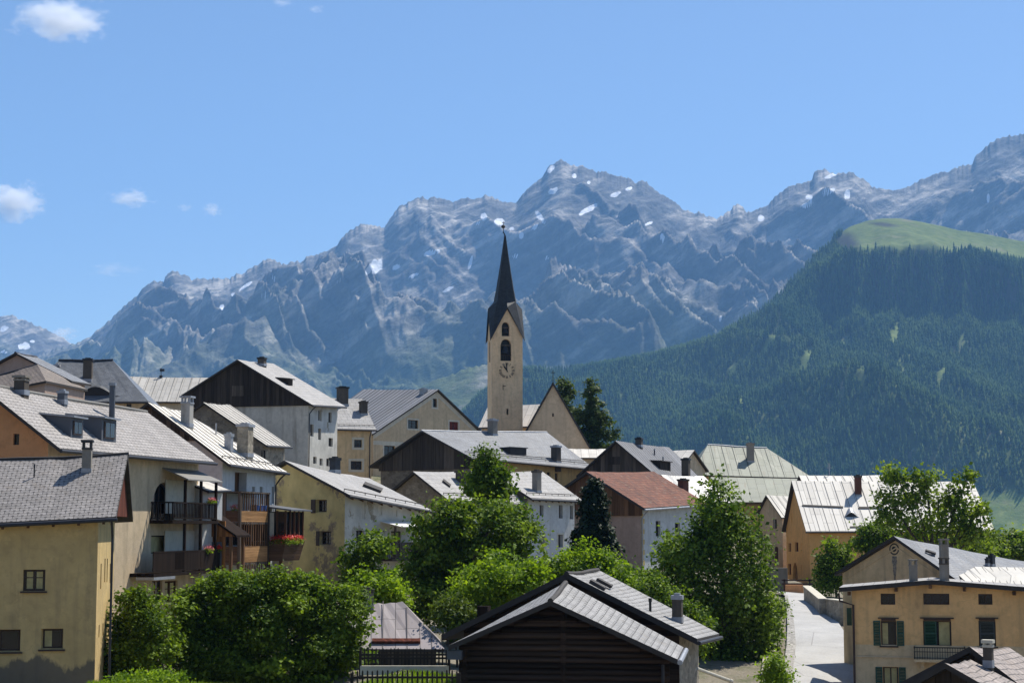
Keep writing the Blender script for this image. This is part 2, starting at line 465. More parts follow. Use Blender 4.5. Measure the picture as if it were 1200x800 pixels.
M['spire'] = slates('spire_slate', (0.045, 0.050, 0.055), (0.03, 0.033, 0.037), 0.3, 0.22, rough=0.6, spec=0.25, var=0.4)
M['black'] = flat('black_iron', (0.012, 0.012, 0.012), 0.5)
M['gold'] = flat('gilded_metal', (0.45, 0.36, 0.2), 0.35, 0.8)
M['bark'] = flat('tree_bark', (0.085, 0.066, 0.05), 0.9, var=0.4, scale=8)
M['flower_red'] = flat('red_petals', (0.62, 0.035, 0.02), 0.6, var=0.35, scale=30)
M['flower_pink'] = flat('pink_petals', (0.60, 0.16, 0.18), 0.6, var=0.35, scale=30)
M['blue'] = flat('blue_glaze', (0.06, 0.12, 0.32), 0.35)
M['picket'] = flat('dark_stained_wood', (0.028, 0.020, 0.016), 0.75)
M['leaf_bush'] = leafmat('bush_leaves', (0.020, 0.055, 0.004), (0.23, 0.33, 0.032), 0.32)
M['leaf_maple'] = leafmat('maple_leaves', (0.026, 0.068, 0.006), (0.235, 0.325, 0.04), 0.34)
M['leaf_bright'] = leafmat('bright_leaves', (0.06, 0.125, 0.008), (0.27, 0.38, 0.03), 0.42)
M['leaf_birch'] = leafmat('birch_leaves', (0.028, 0.066, 0.008), (0.23, 0.33, 0.045), 0.34)
M['leaf_ash'] = leafmat('ash_leaves', (0.05, 0.10, 0.012), (0.27, 0.35, 0.05), 0.42)
M['leaf_olive'] = leafmat('olive_leaves', (0.05, 0.085, 0.014), (0.12, 0.165, 0.03))
M['needle'] = leafmat('spruce_needles', (0.022, 0.048, 0.014), (0.13, 0.175, 0.045), 0.3)
M['thuja'] = leafmat('thuja_needles', (0.008, 0.018, 0.008), (0.028, 0.05, 0.018), 0.12)
# ------------------------------------------------------------------ noise arrays
_rng = np.random.default_rng(5)
_perm = np.concatenate([_rng.permutation(512)] * 2)
_grad = _rng.normal(size=(512, 3)); _grad /= np.linalg.norm(_grad, axis=1)[:, None]
def perlin(x, y, z=None):
    if z is None: z = np.zeros_like(x)
    xi, yi, zi = np.floor(x).astype(int), np.floor(y).astype(int), np.floor(z).astype(int)
    xf, yf, zf = x - xi, y - yi, z - zi
    f = lambda t: t * t * t * (t * (t * 6 - 15) + 10)
    u, v, w = f(xf), f(yf), f(zf)
    def g(dx, dy, dz):
        h = _perm[(_perm[(_perm[(xi + dx) & 511] + yi + dy) & 511] + zi + dz) & 511]
        G = _grad[h]
        return G[..., 0] * (xf - dx) + G[..., 1] * (yf - dy) + G[..., 2] * (zf - dz)
    L = lambda a, b, t: a + (b - a) * t
    return L(L(L(g(0,0,0), g(1,0,0), u), L(g(0,1,0), g(1,1,0), u), v), L(L(g(0,0,1), g(1,0,1), u), L(g(0,1,1), g(1,1,1), u), v), w)
def fbm(x, y, oct=5, lac=2.03, gain=0.5):
    a, s, t = 1.0, 0, 0
    for k in range(oct):
        s = s + a * perlin(x, y, np.full_like(x, k * 7.3)); t += a
        x, y, a = x * lac, y * lac, a * gain
    return s / t * 1.6
def ridged(x, y, oct=6, lac=2.07, gain=0.52):
    a, s, t, w = 1.0, 0, 0, 1.0
    for k in range(oct):
        n = 1 - np.abs(perlin(x, y, np.full_like(x, 3.1 + k * 5.7))) * 2.0
        n = np.clip(n, 0, 1) ** 2 * w
        w = np.clip(n * 1.6, 0, 1)
        s = s + a * n; t += a
        x, y, a = x * lac, y * lac, a * gain
    return s / t
def zat_np(Y, py): return Y * np.tan(TILT + np.arctan((400 - py) / FPX))
def grid_faces(nr, nc):
    i = np.arange(nr * nc).reshape(nr, nc)
    return np.stack([i[:-1, :-1], i[:-1, 1:], i[1:, 1:], i[1:, :-1]], -1).reshape(-1, 4)

# ------------------------------------------------------------------ ground: one sheet, through the foot of every house
CTRL = [(60,840,66),(165,797,60),(300,855,66),(475,782,66),(475,812,58),(680,850,60),(800,830,66),(1090,850,82),(1000,790,88),(1120,870,52),
        (957,800,84),(953,778,90),(950,748,99),(940,722,109),(925,702,120),(1020,760,98),(965,716,112),(915,800,84),(915,745,100),(880,760,98),(860,830,80),
        (400,700,104),(440,770,76),(200,745,82),(230,735,92),(310,715,100),(600,690,118),(650,680,122),(760,680,130),(930,692,140),(1000,695,150),(1150,660,150),(900,690,160),
        (560,620,150),(660,610,160),(350,585,150),(410,570,165),(650,560,205),(590,545,215),(880,620,190),(110,500,140),(30,500,135),(490,575,175),(200,500,185),(240,560,135),
        (760,600,150),(600,575,270),(100,530,270),(1100,680,260),(300,540,260),(850,640,260)]
cp = [tuple(P(a, b, c)) for a, b, c in CTRL]
cp += [(0,0,-1.8),(-40,0,-1.5),(40,0,-3.5),(-60,40,-3),(60,40,-8),(0,-60,0.0),(-150,60,6),(-150,200,22),(150,60,-16),(150,200,-14),(0,30,-3.6),
       (0,400,-12),(-200,400,6),(250,400,-30),(0,800,-70),(-800,800,-20),(800,800,-110),(0,1500,-140),(-1500,1500,-120),(1500,1500,-160),(900,2000,-150),
       (0,3000,-150),(-3000,3000,-120),(3000,3000,-160),(0,6000,-150),(-6000,6000,-100),(6000,6000,-150),(-3000,0,60),(3000,0,-220),(0,-800,120),(-3000,-800,200),(3000,-800,0)]
cp = np.array(cp)
def _phi(d): return -d
_D = np.hypot(cp[:, None, 0] - cp[None, :, 0], cp[:, None, 1] - cp[None, :, 1])
_A = np.block([[_phi(_D), np.ones((len(cp), 1))], [np.ones((1, len(cp))), np.zeros((1, 1))]])
_W = np.linalg.solve(_A, np.append(cp[:, 2], 0))
def ground_np(x, y):
    x = np.asarray(x, float); y = np.asarray(y, float)
    out = np.full(x.shape, _W[-1])
    for k in range(len(cp)):
        out = out - _W[k] * np.hypot(x - cp[k, 0], y - cp[k, 1])
    return out
def gz(x, y): return float(ground_np(np.array([x]), np.array([y]))[0])

def build_ground():
    xs = np.concatenate([np.linspace(-7000, -400, 12), np.linspace(-360, -90, 12), np.linspace(-84, 90, 88), np.linspace(100, 360, 12), np.linspace(400, 7000, 12)])
    ys = np.concatenate([np.linspace(-900, -40, 8), np.linspace(-20, 40, 10), np.linspace(44, 240, 99), np.linspace(250, 500, 14), np.linspace(560, 7000, 22)])
    X, Y = np.meshgrid(xs, ys)
    Z = ground_np(X, Y)
    t = NT('meadow_ground'); o = t.coord()
    a = t.noise(o, 0.35, 6, 0.6); b = t.noise(o, 6, 5, 0.7)
    col = t.mix(t.ramp(a, [(0.30, 0), (0.48, 1)]), (0.06, 0.085, 0.022), (0.21, 0.185, 0.14))
    col = t.mix(0.6, col, t.ramp(b, [(0.3, 0.5), (0.7, 1.4)]), 'MULTIPLY')
    t.bump(b, 0.8, 0.06)
    g = t.set(col, 0.9, 0, 0.1)
    o = np_mesh('ground', np.stack([X, Y, Z], -1).reshape(-1, 3), grid_faces(len(ys), len(xs)), [g], smooth=True)
    tag(o, 'grassy hillside the village stands on', 'ground', kind='structure')
build_ground()

def build_street():
    # rows of (depth, left px, right px)
    rows = [(70,900,1020),(78,905,1016),(84,912,1006),(88,914,1003),(92,916,1002),(97,918,1000),(102,919,985),(106,919,978),(109,919,964),(113,918,955),(117,917,948),(121,917,944),(128,905,940)]
    m = MB()
    pts = []
    for (Y, l, r) in rows:
        row = []
        for k in range(9):
            px = l + (r - l) * k / 8
            x = (px - 600) / FPX * Y
            row.append(V((x, Y, gz(x, Y) + 0.20)))
        pts.append(row)
    for i in range(len(pts) - 1):
        for k in range(8):
            m.face([pts[i][k], pts[i][k + 1], pts[i + 1][k + 1], pts[i + 1][k]])
    t = NT('pale_street_concrete'); o = t.coord()
    n = t.noise(o, 0.6, 6, 0.65); f = t.noise(o, 9, 4, 0.7)
    col = t.mix(t.ramp(n, [(0.3, 0), (0.7, 1)]), (0.36, 0.35, 0.335), (0.45, 0.44, 0.42))
    col = t.mix(0.4, col, t.ramp(f, [(0.3, 0.7), (0.7, 1.15)]), 'MULTIPLY')
    v = t.node('ShaderNodeTexVoronoi', feature='DISTANCE_TO_EDGE'); v.inputs['Scale'].default_value = 0.22; t.link(o, v.inputs['Vector'])
    col = t.mix(t.ramp(v.outputs['Distance'], [(0.002, 0.5), (0.008, 0)]), col, (0.12, 0.115, 0.11))
    t.bump(f, 0.3, 0.02)
    o = m.build('street', t.set(col, 0.85, 0, 0.2), loc=(0, 0, 0), recalc=False)
    tag(o, 'pale concrete street climbing between the houses', 'street', kind='structure')
    # paved gutter strip on the left side of the street
    m = MB()
    for i in range(len(rows) - 1):
        q = []
        for (Y, l, r) in (rows[i], rows[i + 1]):
            for px in (l, l + (r - l) * 0.13):
                x = (px - 600) / FPX * Y
                q.append(V((x, Y, gz(x, Y) + 0.215)))
        m.face([q[0], q[1], q[3], q[2]])
    o = m.build('path', rubble('cobble_strip', (0.36, 0.34, 0.31), 5.0, (0.2, 0.19, 0.17)), loc=(0, 0, 0), recalc=False)
    tag(o, 'cobbled strip along the left edge of the street', 'path', kind='structure')
build_street()

# ------------------------------------------------------------------ far mountains
def interp(pts, u):
    a = np.array(sorted(pts), float)
    return np.interp(u, a[:, 0], a[:, 1])
SKY = [(-60,455),(20,425),(60,409),(85,403),(100,396),(112,386),(125,376),(138,363),(150,352),(158,345),(160,341),(168,333),(176,330),(183,329),(188,331),(190,325),(193,319),(197,316),(204,318),(208,322),(216,324),(222,329),(228,326),(240,328),(246,326),(256,327),(260,326),(266,328),(274,320),(280,323),(290,314),(300,309),(310,303),(320,304),(327,309),(335,308),(345,305),(350,308),(357,300),(370,298),(380,295),(390,290),(395,284),(402,274),(410,268),(420,262),(430,264),(440,264),(448,268),(455,256),(460,249),(465,242),(475,238),(485,233),(493,230),(500,234),(504,229),(512,232),(520,233),(530,236),(545,231),(558,233),(570,229),(580,233),(590,237),(605,239),(612,229),(620,220),(628,213),(635,208),(645,195),(652,191),(658,188),(664,190),(670,194),(682,194),(690,197),(700,201),(710,201),(720,206),(740,209),(747,214),(755,210),(762,215),(775,226),(787,233),(795,238),(805,246),(815,250),(822,248),(832,254),(843,257),(850,252),(858,247),(867,238),(873,242),(878,249),(888,246),(900,243),(904,240),(912,230),(922,224),(933,218),(945,215),(957,211),(960,202),(968,199),(973,198),(980,203),(992,202),(1004,203),(1018,210),(1029,219),(1040,221),(1054,224),(1065,221),(1075,217),(1085,211),(1096,207),(1110,203),(1125,199),(1137,194),(1148,191),(1152,183),(1162,175),(1168,169),(1180,162),(1190,159),(1200,159),(1230,150),(1270,165),(1330,180)]
SNOW = [(441,312,7,9,0.5),(432,316,3,6,0.5),(464,313,5,3,-.3),(485,323,7,2,-.4),(525,339,8,2,-.5),(506,296,11,3,-.25),(551,308,2,8,.3),(567,254,4,4,0),(585,260,6,4,0),(632,253,3,7,-.6),(636,258,2,6,-.6),(627,266,5,2.5,-.6),(611,276,3,4,0),(648,224,6,3.5,-.4),(646,198,5,3,-.8),(673,206,2.5,2.5,0),(721,228,6,2.5,-.4),(690,245,12,3,-.5),(737,221,4,2,-.4),(776,278,3,4,0),(892,256,3.5,4,0),(946,240,10,2.5,-.35),(967,225,3,5,.3),(972,224,7,2.5,-.4),(974,206,8,2,-.35),(993,228,3.5,5,.2),(1158,232,1.8,5.5,0),(844,373,2,4,0),(867,372,2.5,2.5,0),(288,335,9,1.8,-.6),(273,345,3,1.5,-.4),(260,360,3,3,0),(310,347,5,1.5,.3),(321,326,2,2,0),(948,231,4,3,0),(600,268,3,2,0),(560,262,3,1.5,-.4),(690,214,2,2,0),(604,300,4,2,-.5),(641,302,3,2,-.5),(398,330,6,1.2,-.5),(760,262,5,1.5,-.4)]
def mountain_material():
    t = NT('mountain_rock'); o = t.coord()
    m2 = t.node('ShaderNodeMapping'); m2.inputs['Scale'].default_value = (0.0016, 0.0016, 0.0082); t.link(t.coord((1, 1, 1), 'Object', (0, R(32), 0)), m2.inputs[0]); s = m2.outputs[0]
    st = t.noise(s, 1.6, 9, 0.66)                       # tilted strata
    big = t.noise(o, 0.0016, 7, 0.6); fine = t.noise(o, 0.02, 6, 0.7)
    col = t.mix(t.ramp(st, [(0.40, 0), (0.52, 0.25), (0.60, 1)]), (0.12, 0.12, 0.123), (0.48, 0.45, 0.405))
    col = t.mix(t.ramp(big, [(0.42, 0.0), (0.66, 0.6)]), col, (0.10, 0.095, 0.09))
    col = t.mix(0.75, col, t.ramp(fine, [(0.3, 0.45), (0.7, 1.5)]), 'MULTIPLY')
    # alpine grass on the lower, gentler ground
    sx = t.node('ShaderNodeSeparateXYZ'); t.link(o, sx.inputs[0])
    hgt = t.math('ADD', t.math('DIVIDE', sx.outputs[2], 1000.0), t.math('MULTIPLY', t.math('SUBTRACT', big, 0.5), 1.7))
    gm = t.ramp(hgt, [(0.30, 1), (0.85, 0)])
    gcol = t.mix(t.ramp(fine, [(0.35, 0), (0.65, 1)]), (0.035, 0.065, 0.022), (0.10, 0.13, 0.05))
    col = t.mix(t.math('MULTIPLY', gm, 0.8), col, gcol)
    a = t.node('ShaderNodeAttribute', attribute_name='snow')
    col = t.mix(t.ramp(a.outputs['Fac'], [(0.42, 0), (0.55, 1)]), col, (0.85, 0.87, 0.9))
    t.bump(t.math('ADD', st, t.math('MULTIPLY', fine, 0.5)), 0.75, 38)
    return t.set(col, 0.95, 0, 0.05)
MROCK = mountain_material()
def build_range(name, sky, u0, u1, du, y0, y1, foot_py, nt, amp, seed, label, snow, back=0.25, foot=None, mat=None, cat='mountain'):
    u = np.arange(u0, u1, du)
    sk = interp(sky, u) + fbm(u / 9.0 + seed, u * 0 + seed, 4) * 1.6 + (ridged(u / 7.0 + seed, u * 0 + 2.2, 4) - .4) * -3.6
    t = np.concatenate([np.linspace(0, 1, nt), 1 + np.linspace(0.03, back, 10)])
    U, T = np.meshgrid(u, t)
    Yd = y0 + (y1 - y0) * T
    zs = zat_np(np.full_like(u, y1), sk); zf = zat_np(np.full_like(u, y0), np.full_like(u, foot_py) if foot is None else interp(foot, u))
    Tc = np.clip(T, 0, 1)
    Xw = (U - 600) / FPX * Yd
    prof = 0.55 * Tc + 0.45 * Tc ** 1.7
    kw = max(3, int(34 / du)); ker = np.hanning(2 * kw + 1); ker /= ker.sum()
    sm = np.convolve(np.pad(sk, kw, mode='edge'), ker, 'valid')
    kw2 = max(2, int(9 / du)); ker = np.hanning(2 * kw2 + 1); ker /= ker.sum()
    sm2 = np.convolve(np.pad(sk, kw2, mode='edge'), ker, 'valid')
    f1 = np.clip((Tc - .70) / .24, 0, 1); f1 = f1 * f1 * (3 - 2 * f1); f2 = np.clip((Tc - .945) / .05, 0, 1); f2 = f2 * f2 * (3 - 2 * f2)
    ske = sm[None] + (sm2 - sm)[None] * f1 + (sk - sm2)[None] * f2
    zse = zat_np(np.full_like(ske, y1), ske)
    Z = zf[None] + (zse - zf[None]) * prof
    # spurs and gullies running down and to the left
    wx = Xw / 1000 + fbm(Xw / 700 + seed, Yd / 900, 3) * 0.35
    wy = Yd / 1000
    sp = ridged(wx * 1.05 + wy * 0.62 + seed, wy * 0.33 - wx * 0.12, 7)
    fn = ridged(wx * 3.1 - wy * 0.9 + seed * 2, wy * 1.5, 5)
    env = np.clip(np.minimum(Tc * 3.0, (1 - Tc) * 2.6), 0, 1) * (0.35 + 0.65 * np.sin(np.pi * np.clip(Tc, 0, 1)))
    # strata: ledges dipping to the left, cut by gullies
    ax = Xw * 0.86 + Z * -0.5 + Yd * .3; az = Z * 0.86 + Xw * -0.50
    led = fbm(ax / 900 + seed, az / 95, 5)
    rough_ = ridged(Xw / 130 + seed, (Yd + Z) / 170, 5)
    Z = Z + amp * 1.25 * (sp - 0.42) * env * np.clip((zs - zf)[None] / 1500, 0.2, 1) * 1.9 + amp * 0.22 * (fn - 0.4) * env
    ev2 = np.clip(np.minimum(Tc * 6.0, 0.25 + (1 - Tc) * 8.0), 0, 1)
    Z = Z + ev2 * (amp * 0.10 * led + amp * 0.06 * (rough_ - .4))
    lim = zat_np(Yd, np.broadcast_to(ske + (1 - Tc) * 16, Yd.shape))
    Z = np.where(Z > lim, lim + (Z - lim) * .15, Z)
    over = T > 1
    Z = np.where(over, zs[None] - (T - 1) / back * 700 + 0 * Z, Z)
    # where the snow lies (projected from the real surface)
    df = Yd * CT + Z * ST; duu = -Yd * ST + Z * CT
    px = 600 + FPX * Xw / df; py = 400 - FPX * duu / df
    sn = np.zeros_like(px)
    nz = fbm(px / 5.0, py / 5.0, 3)
    for (cx, cy, rx, ry, rot) in snow:
        c, s = math.cos(rot), math.sin(rot)
        a = ((px - cx) * c + (py - cy) * s) / rx; b = (-(px - cx) * s + (py - cy) * c) / ry
        sn = np.maximum(sn, np.clip(1.05 - 0.55 * np.sqrt(a * a + b * b) + nz * 0.28, 0, 1))
    o = np_mesh(name, np.stack([Xw, Yd, Z], -1).reshape(-1, 3), grid_faces(len(t), len(u)), [mat or MROCK], attrs={'snow': ('POINT', sn.ravel())}, smooth=True)
    tag(o, label, cat, kind='structure')
    return o
build_range('mountains', SKY, -60, 1330, 1.05, 5000, 8200, 520, 320, 400, 3.7, 'jagged grey rock range with small snow patches across the valley', SNOW)
FARL = [(-80,395),(-40,380),(0,370),(10,369),(22,374),(30,377),(40,382),(48,384),(60,391),(68,394),(80,401),(92,410),(110,425),(140,450)]
SNOWL = [(5,385,5,3,-.4),(30,405,5,4,0),(24,406,3,3,0),(5,412,4,2,0),(12,420,4,2,0),(38,400,3,1.5,0)]
build_range('distant_mountain', FARL, -90, 150, 1.5, 7600, 8900, 520, 110, 300, 9.1, 'low far mountain at the left edge with snow flecks', SNOWL)

def foothill_material():
    t = NT('alpine_meadow'); o = t.coord()
    a = t.noise(o, 0.004, 8, 0.65); b = t.noise(o, 0.03, 6, 0.7)
    m2 = t.node('ShaderNodeMapping'); m2.inputs['Scale'].default_value = (0.006, 0.002, 0.0015); t.link(t.coord((1, 1, 1), 'Object', (0, R(-35), 0)), m2.inputs[0])
    g = t.noise(m2.outputs[0], 1.5, 6, 0.65)
    col = t.mix(t.ramp(a, [(0.35, 0), (0.65, 1)]), (0.05, 0.075, 0.03), (0.12, 0.145, 0.06))
    col = t.mix(t.ramp(g, [(0.5, 0), (0.68, 0.9)]), col, (0.33, 0.30, 0.26))
    col = t.mix(0.6, col, t.ramp(b, [(0.3, 0.5), (0.7, 1.4)]), 'MULTIPLY')
    t.bump(t.math('ADD', a, b), 0.8, 25)
    return t.set(col, 0.95, 0, 0.03)
FOOT = [(330,560),(400,505),(440,485),(470,468),(500,450),(530,438),(555,430),(580,426),(600,430),(625,442),(650,460),(680,490),(720,520),(900,560)]
build_range('foothill', FOOT, 330, 900, 2.0, 4000, 5000, 560, 90, 190, 6.3, 'grassy spur with pale gullies below the rock range', [], mat=foothill_material(), cat='hill')

# ------------------------------------------------------------------ forested hill
HSKY = [(440,640),(480,560),(510,520),(540,488),(560,468),(580,452),(600,441),(615,436),(640,436),(660,436),(690,434),(720,429),(760,422),(800,412),(840,399),(865,382),(890,369),(915,349),(940,322),(955,306),(963,296),(975,291),(985,276),(1000,266),(1020,259),(1040,256),(1060,256),(1080,259),(1110,265),(1130,270),(1160,274),(1200,282),(1260,290),(1340,300)]
FOREST_EDGE = [(400,0),(986,0),(992,283),(1000,285),(1008,297),(1020,299),(1050,298),(1080,300),(1110,299),(1140,298),(1160,301),(1200,310),(1350,330)]
HU0, HU1, HY0, HY1 = 440, 1340, 2500, 4300
def DP(t):
    f = lambda q: np.interp(q, [0, .34, .70, .772, .80, 1.0], [0, .28, .54, .625, .815, 1.0])
    return (f(t - .008) + f(t) + f(t + .008)) / 3
def hill_z(U, T):
    Yd = HY0 + (HY1 - HY0) * T
    sk = interp(HSKY, U)
    zs = zat_np(np.full_like(U, HY1), sk); zf = zat_np(np.full_like(U, HY0), np.full_like(U, 668.0))
    Tc = np.clip(T, 0, 1)
    dome = np.where(U > 920, np.clip((U - 920) / 75, 0, 1), 0)
    prof = (1 - dome) * (0.5 * Tc + 0.5 * Tc ** 1.5) + dome * DP(np.clip(Tc + fbm(U / 45, U * 0 + 2.0, 4) * .035 * np.exp(-((Tc - .77) / .12) ** 2), 0, 1))
    prof = np.where(T >= 1, 1 - (T - 1) * 0.6, prof)
    X = (U - 600) / FPX * Yd
    env = np.clip(np.minimum(Tc * 4, (1 - Tc) * 5), 0, 1)
    Z = zf + (zs - zf) * prof
    sp = ridged(X / 700 + Yd / 2600 + 4.2, Yd / 2100 + 1.1, 4)
    Z = Z + env * (sp - 0.4) * np.clip((zs - zf) * 0.55, 10, 260) * (1 - .72 * dome * np.clip((Tc - .35) / .3, 0, 1)) + env * fbm(X / 130, Yd / 130, 3) * 10
    lim = zat_np(Yd, sk + (1 - Tc) * 10)
    Z = np.where((Z > lim) & (T < 1), lim, Z)
    return X, Yd, Z
def build_hill():
    u = np.arange(HU0, HU1, 3.0); t = np.concatenate([np.linspace(0, 1, 170), [1.02, 1.06, 1.12, 1.25, 1.45]])
    U, T = np.meshgrid(u, t)
    X, Yd, Z = hill_z(U, T)
    t_ = NT('hill_grass'); o = t_.coord()
    a = t_.noise(o, 0.006, 7, 0.62); b = t_.noise(o, 0.05, 5, 0.7)
    col = t_.mix(t_.ramp(a, [(0.34, 0), (0.66, 1)]), (0.035, 0.060, 0.018), (0.10, 0.125, 0.035))
    col = t_.mix(0.6, col, t_.ramp(b, [(0.3, 0.6), (0.7, 1.35)]), 'MULTIPLY')
    at = t_.node('ShaderNodeAttribute', attribute_name='meadow')
    col = t_.mix(t_.math('MULTIPLY', at.outputs['Fac'], 0.85), col, t_.mix(t_.ramp(b, [(0.35, 0), (0.65, 1)]), (0.12, 0.175, 0.05), (0.22, 0.26, 0.085)))
    ac = t_.node('ShaderNodeAttribute', attribute_name='cliff')
    col = t_.mix(ac.outputs['Fac'], col, t_.mix(b, (0.02, 0.022, 0.022), (0.075, 0.072, 0.065)))
    col = t_.mix(t_.ramp(t_.noise(o, 0.011, 6, 0.7), [(0.56, 0), (0.68, 0.6)]), col, (0.20, 0.18, 0.13))
    t_.bump(a, 0.6, 20)
    gm = t_.set(col, 0.95, 0, 0.05)
    df = Yd * CT + Z * ST; PY = 400 - FPX * (-Yd * ST + Z * CT) / df
    nz = fbm(U / 14, PY / 7, 3)
    def blob(cx, cy, rx, ry, rot=0.0):
        c, s = math.cos(rot), math.sin(rot)
        a = ((U - cx) * c + (PY - cy) * s) / rx; b_ = (-(U - cx) * s + (PY - cy) * c) / ry
        return np.clip(1.6 - np.sqrt(a * a + b_ * b_) * 1.2 + nz * .5, 0, 1)
    cl = np.maximum(blob(996, 286, 15, 12, .5), np.maximum(blob(1085, 318, 60, 7, 0.02) * .8, blob(1040, 263, 18, 2.5, .1) * .9))
    gr = np.gradient(Z, axis=0) / np.maximum(np.gradient(Yd, axis=0), 1e-3)
    cl = np.maximum(cl, np.clip((gr - 1.3) / .6 + nz * .6, 0, .85) * (T < .95))
    md = np.clip(np.maximum(np.clip((interp(FOREST_EDGE, U) + 4 - PY) / 6, 0, .62) * (U > 985), blob(1195, 602, 80, 26, -.06) * 1.5), 0, 1)
    for q in [(905,400,5,20,.5),(1052,392,6,16,.25),(1058,428,5,11,0),(948,420,7,15,.45),(992,400,5,12,.4),(1105,440,5,14,.3),(870,470,5,10,.5),(1132,398,5,15,.2),(860,432,5,12,.5)]: md = np.maximum(md, blob(*q) * .8)
    o = np_mesh('hill', np.stack([X, Yd, Z], -1).reshape(-1, 3), grid_faces(len(t), len(u)), [gm], smooth=True, attrs={'meadow': ('POINT', md.ravel()), 'cliff': ('POINT', cl.ravel())})
    tag(o, 'rounded grassy hill rising above the forest', 'hill', kind='structure')
    # ---- forest: thousands of spruces, one object
    n = 60000
    rg = np.random.default_rng(11)
    pu = rg.uniform(HU0 + 20, HU1 - 20, n); pt = rg.uniform(0.0, 1.0, n) ** 0.8
    pu = np.concatenate([pu, rg.uniform(925, HU1 - 20, 9000)]); pt = np.concatenate([pt, rg.uniform(.72, .84, 9000)]); n = len(pu)
    X, Yd, Z = hill_z(pu, pt)
    df = Yd * CT + Z * ST; py = 400 - FPX * (-Yd * ST + Z * CT) / df
    edge = interp(FOREST_EDGE, pu)
    dens = fbm(X / 240 + 3, Z / 200 + 9, 4)
    keep = (py > edge + rg.normal(0, 2.5, n)) & (dens > -0.50 + 0.0 * py)
    # clearings
    for (cx, cy, rx, ry, rot) in [(1185,606,75,24,-.06),(1165,612,8,10,.5),(905,400,5,20,.5),(1052,392,6,16,.25),(1058,428,5,11,0),(948,420,7,15,.45),(992,400,5,12,.4),(1105,440,5,14,.3),(870,470,5,10,.5),(925,398,12,5,.2),(1132,398,5,15,.2),(860,432,5,12,.5),(1170,318,24,6,.2),(900,372,14,3,-.4),(1190,345,10,12,.3),(1010,440,5,13,.3),(936,470,10,3,.5)]:
        c, s = math.cos(rot), math.sin(rot)
        a = ((pu - cx) * c + (py - cy) * s) / rx; b = (-(pu - cx) * s + (py - cy) * c) / ry
        keep &= (a * a + b * b) > 1 + 0.5 * rg.normal(size=n)
    keep &= ~((pu > 1148 + 7 * np.sin(py * .21)) & (py > 578) & (py < 634 + 6 * np.sin(pu * .3)) & (rg.uniform(size=n) > .04))
    keep &= (((pu - 996) / 13) ** 2 + ((py - 286) / 10) ** 2) > 1
    # thin by distance so that spacing stays natural
    keep &= rg.uniform(size=n) < np.clip(0.50 + 0.5 * (Yd / HY1), 0, 1)
    X, Yd, Z = X[keep], Yd[keep], Z[keep]; m = len(X)
    H = rg.uniform(13, 25, m) * (0.8 + 0.25 * rg.uniform(size=m)); Rr = H * rg.uniform(0.15, 0.21, m)
    k = 7
    ang = np.arange(k) / k * 2 * np.pi
    vs, fs, base = [], [], 0
    rings = [(0.06, 1.0), (0.42, 0.50), (0.38, 0.74), (0.72, 0.26), (0.69, 0.40)]
    # three stacked skirts, apexes at .48, .78, 1.0
    tiers = [(0.05, 1.0, 0.52), (0.34, 0.74, 0.78), (0.62, 0.46, 1.0)]
    lean = rg.normal(0, 0.02, (m, 2))
    for (zb, rr, za) in tiers:
        jit = rg.uniform(0.68, 1.25, (m, k)); ph = rg.uniform(0, 6.28, (m, 1))
        rx = Rr[:, None] * rr * jit
        ringx = X[:, None] + np.cos(ang[None] + ph) * rx; ringy = Yd[:, None] + np.sin(ang[None] + ph) * rx
        ringz = (Z + H * zb)[:, None] - rg.uniform(0, 0.06, (m, k)) * H[:, None]
        ap = np.stack([X + lean[:, 0] * H, Yd + lean[:, 1] * H, Z + H * za], -1)[:, None]
        blk = np.concatenate([np.stack([ringx, ringy, ringz], -1), ap], 1)     # (m, k+1, 3)
        vs.append(blk.reshape(-1, 3))
        idx = base + np.arange(m)[:, None] * (k + 1)
        q = np.arange(k)[None]
        f = np.stack([idx + q, idx + (q + 1) % k, np.broadcast_to(idx + k, (m, k))], -1)
        fs.append(f.reshape(-1, 3)); base += m * (k + 1)
    rnd = np.clip(0.36 + 0.5 * fbm(X / 190, Z / 130, 4) + rg.normal(0, 0.2, m), 0, 1)
    att = np.concatenate([np.repeat(rnd, k)] * 3)
    fm = leafmat('forest_needles', (0.014, 0.040, 0.014), (0.10, 0.145, 0.042), 0.05)
    o = np_mesh('forest', np.concatenate(vs), np.concatenate(fs), [fm], attrs={'rnd': ('FACE', att)})
    tag(o, 'dense spruce forest covering the hill flank', 'forest', kind='stuff')
    print('forest trees', m)
build_hill()

# ------------------------------------------------------------------ the air between here and the mountains
def build_haze():
    m = MB()
    m.box((-7500, -950, -420), (15000, 0, 0), (0, 10450, 0), (0, 0, 2330))
    t = NT('hazy_air')
    for x in list(t.n):
        if x.type == 'BSDF_PRINCIPLED': t.n.remove(x)
    v = t.n.new('ShaderNodeVolumePrincipled')
    v.inputs['Color'].default_value = (0.26, 0.55, 1.0, 1)
    v.inputs['Density'].default_value = HAZE
    v.inputs['Anisotropy'].default_value = 0.0
    t.l.new(v.outputs[0], t.out.inputs['Volume'])
    o = m.build('haze', t.mat, loc=(0, 0, 0))
    tag(o, 'thin blue haze filling the valley air', 'haze', kind='stuff')
HAZE = 6.1e-5
build_haze()

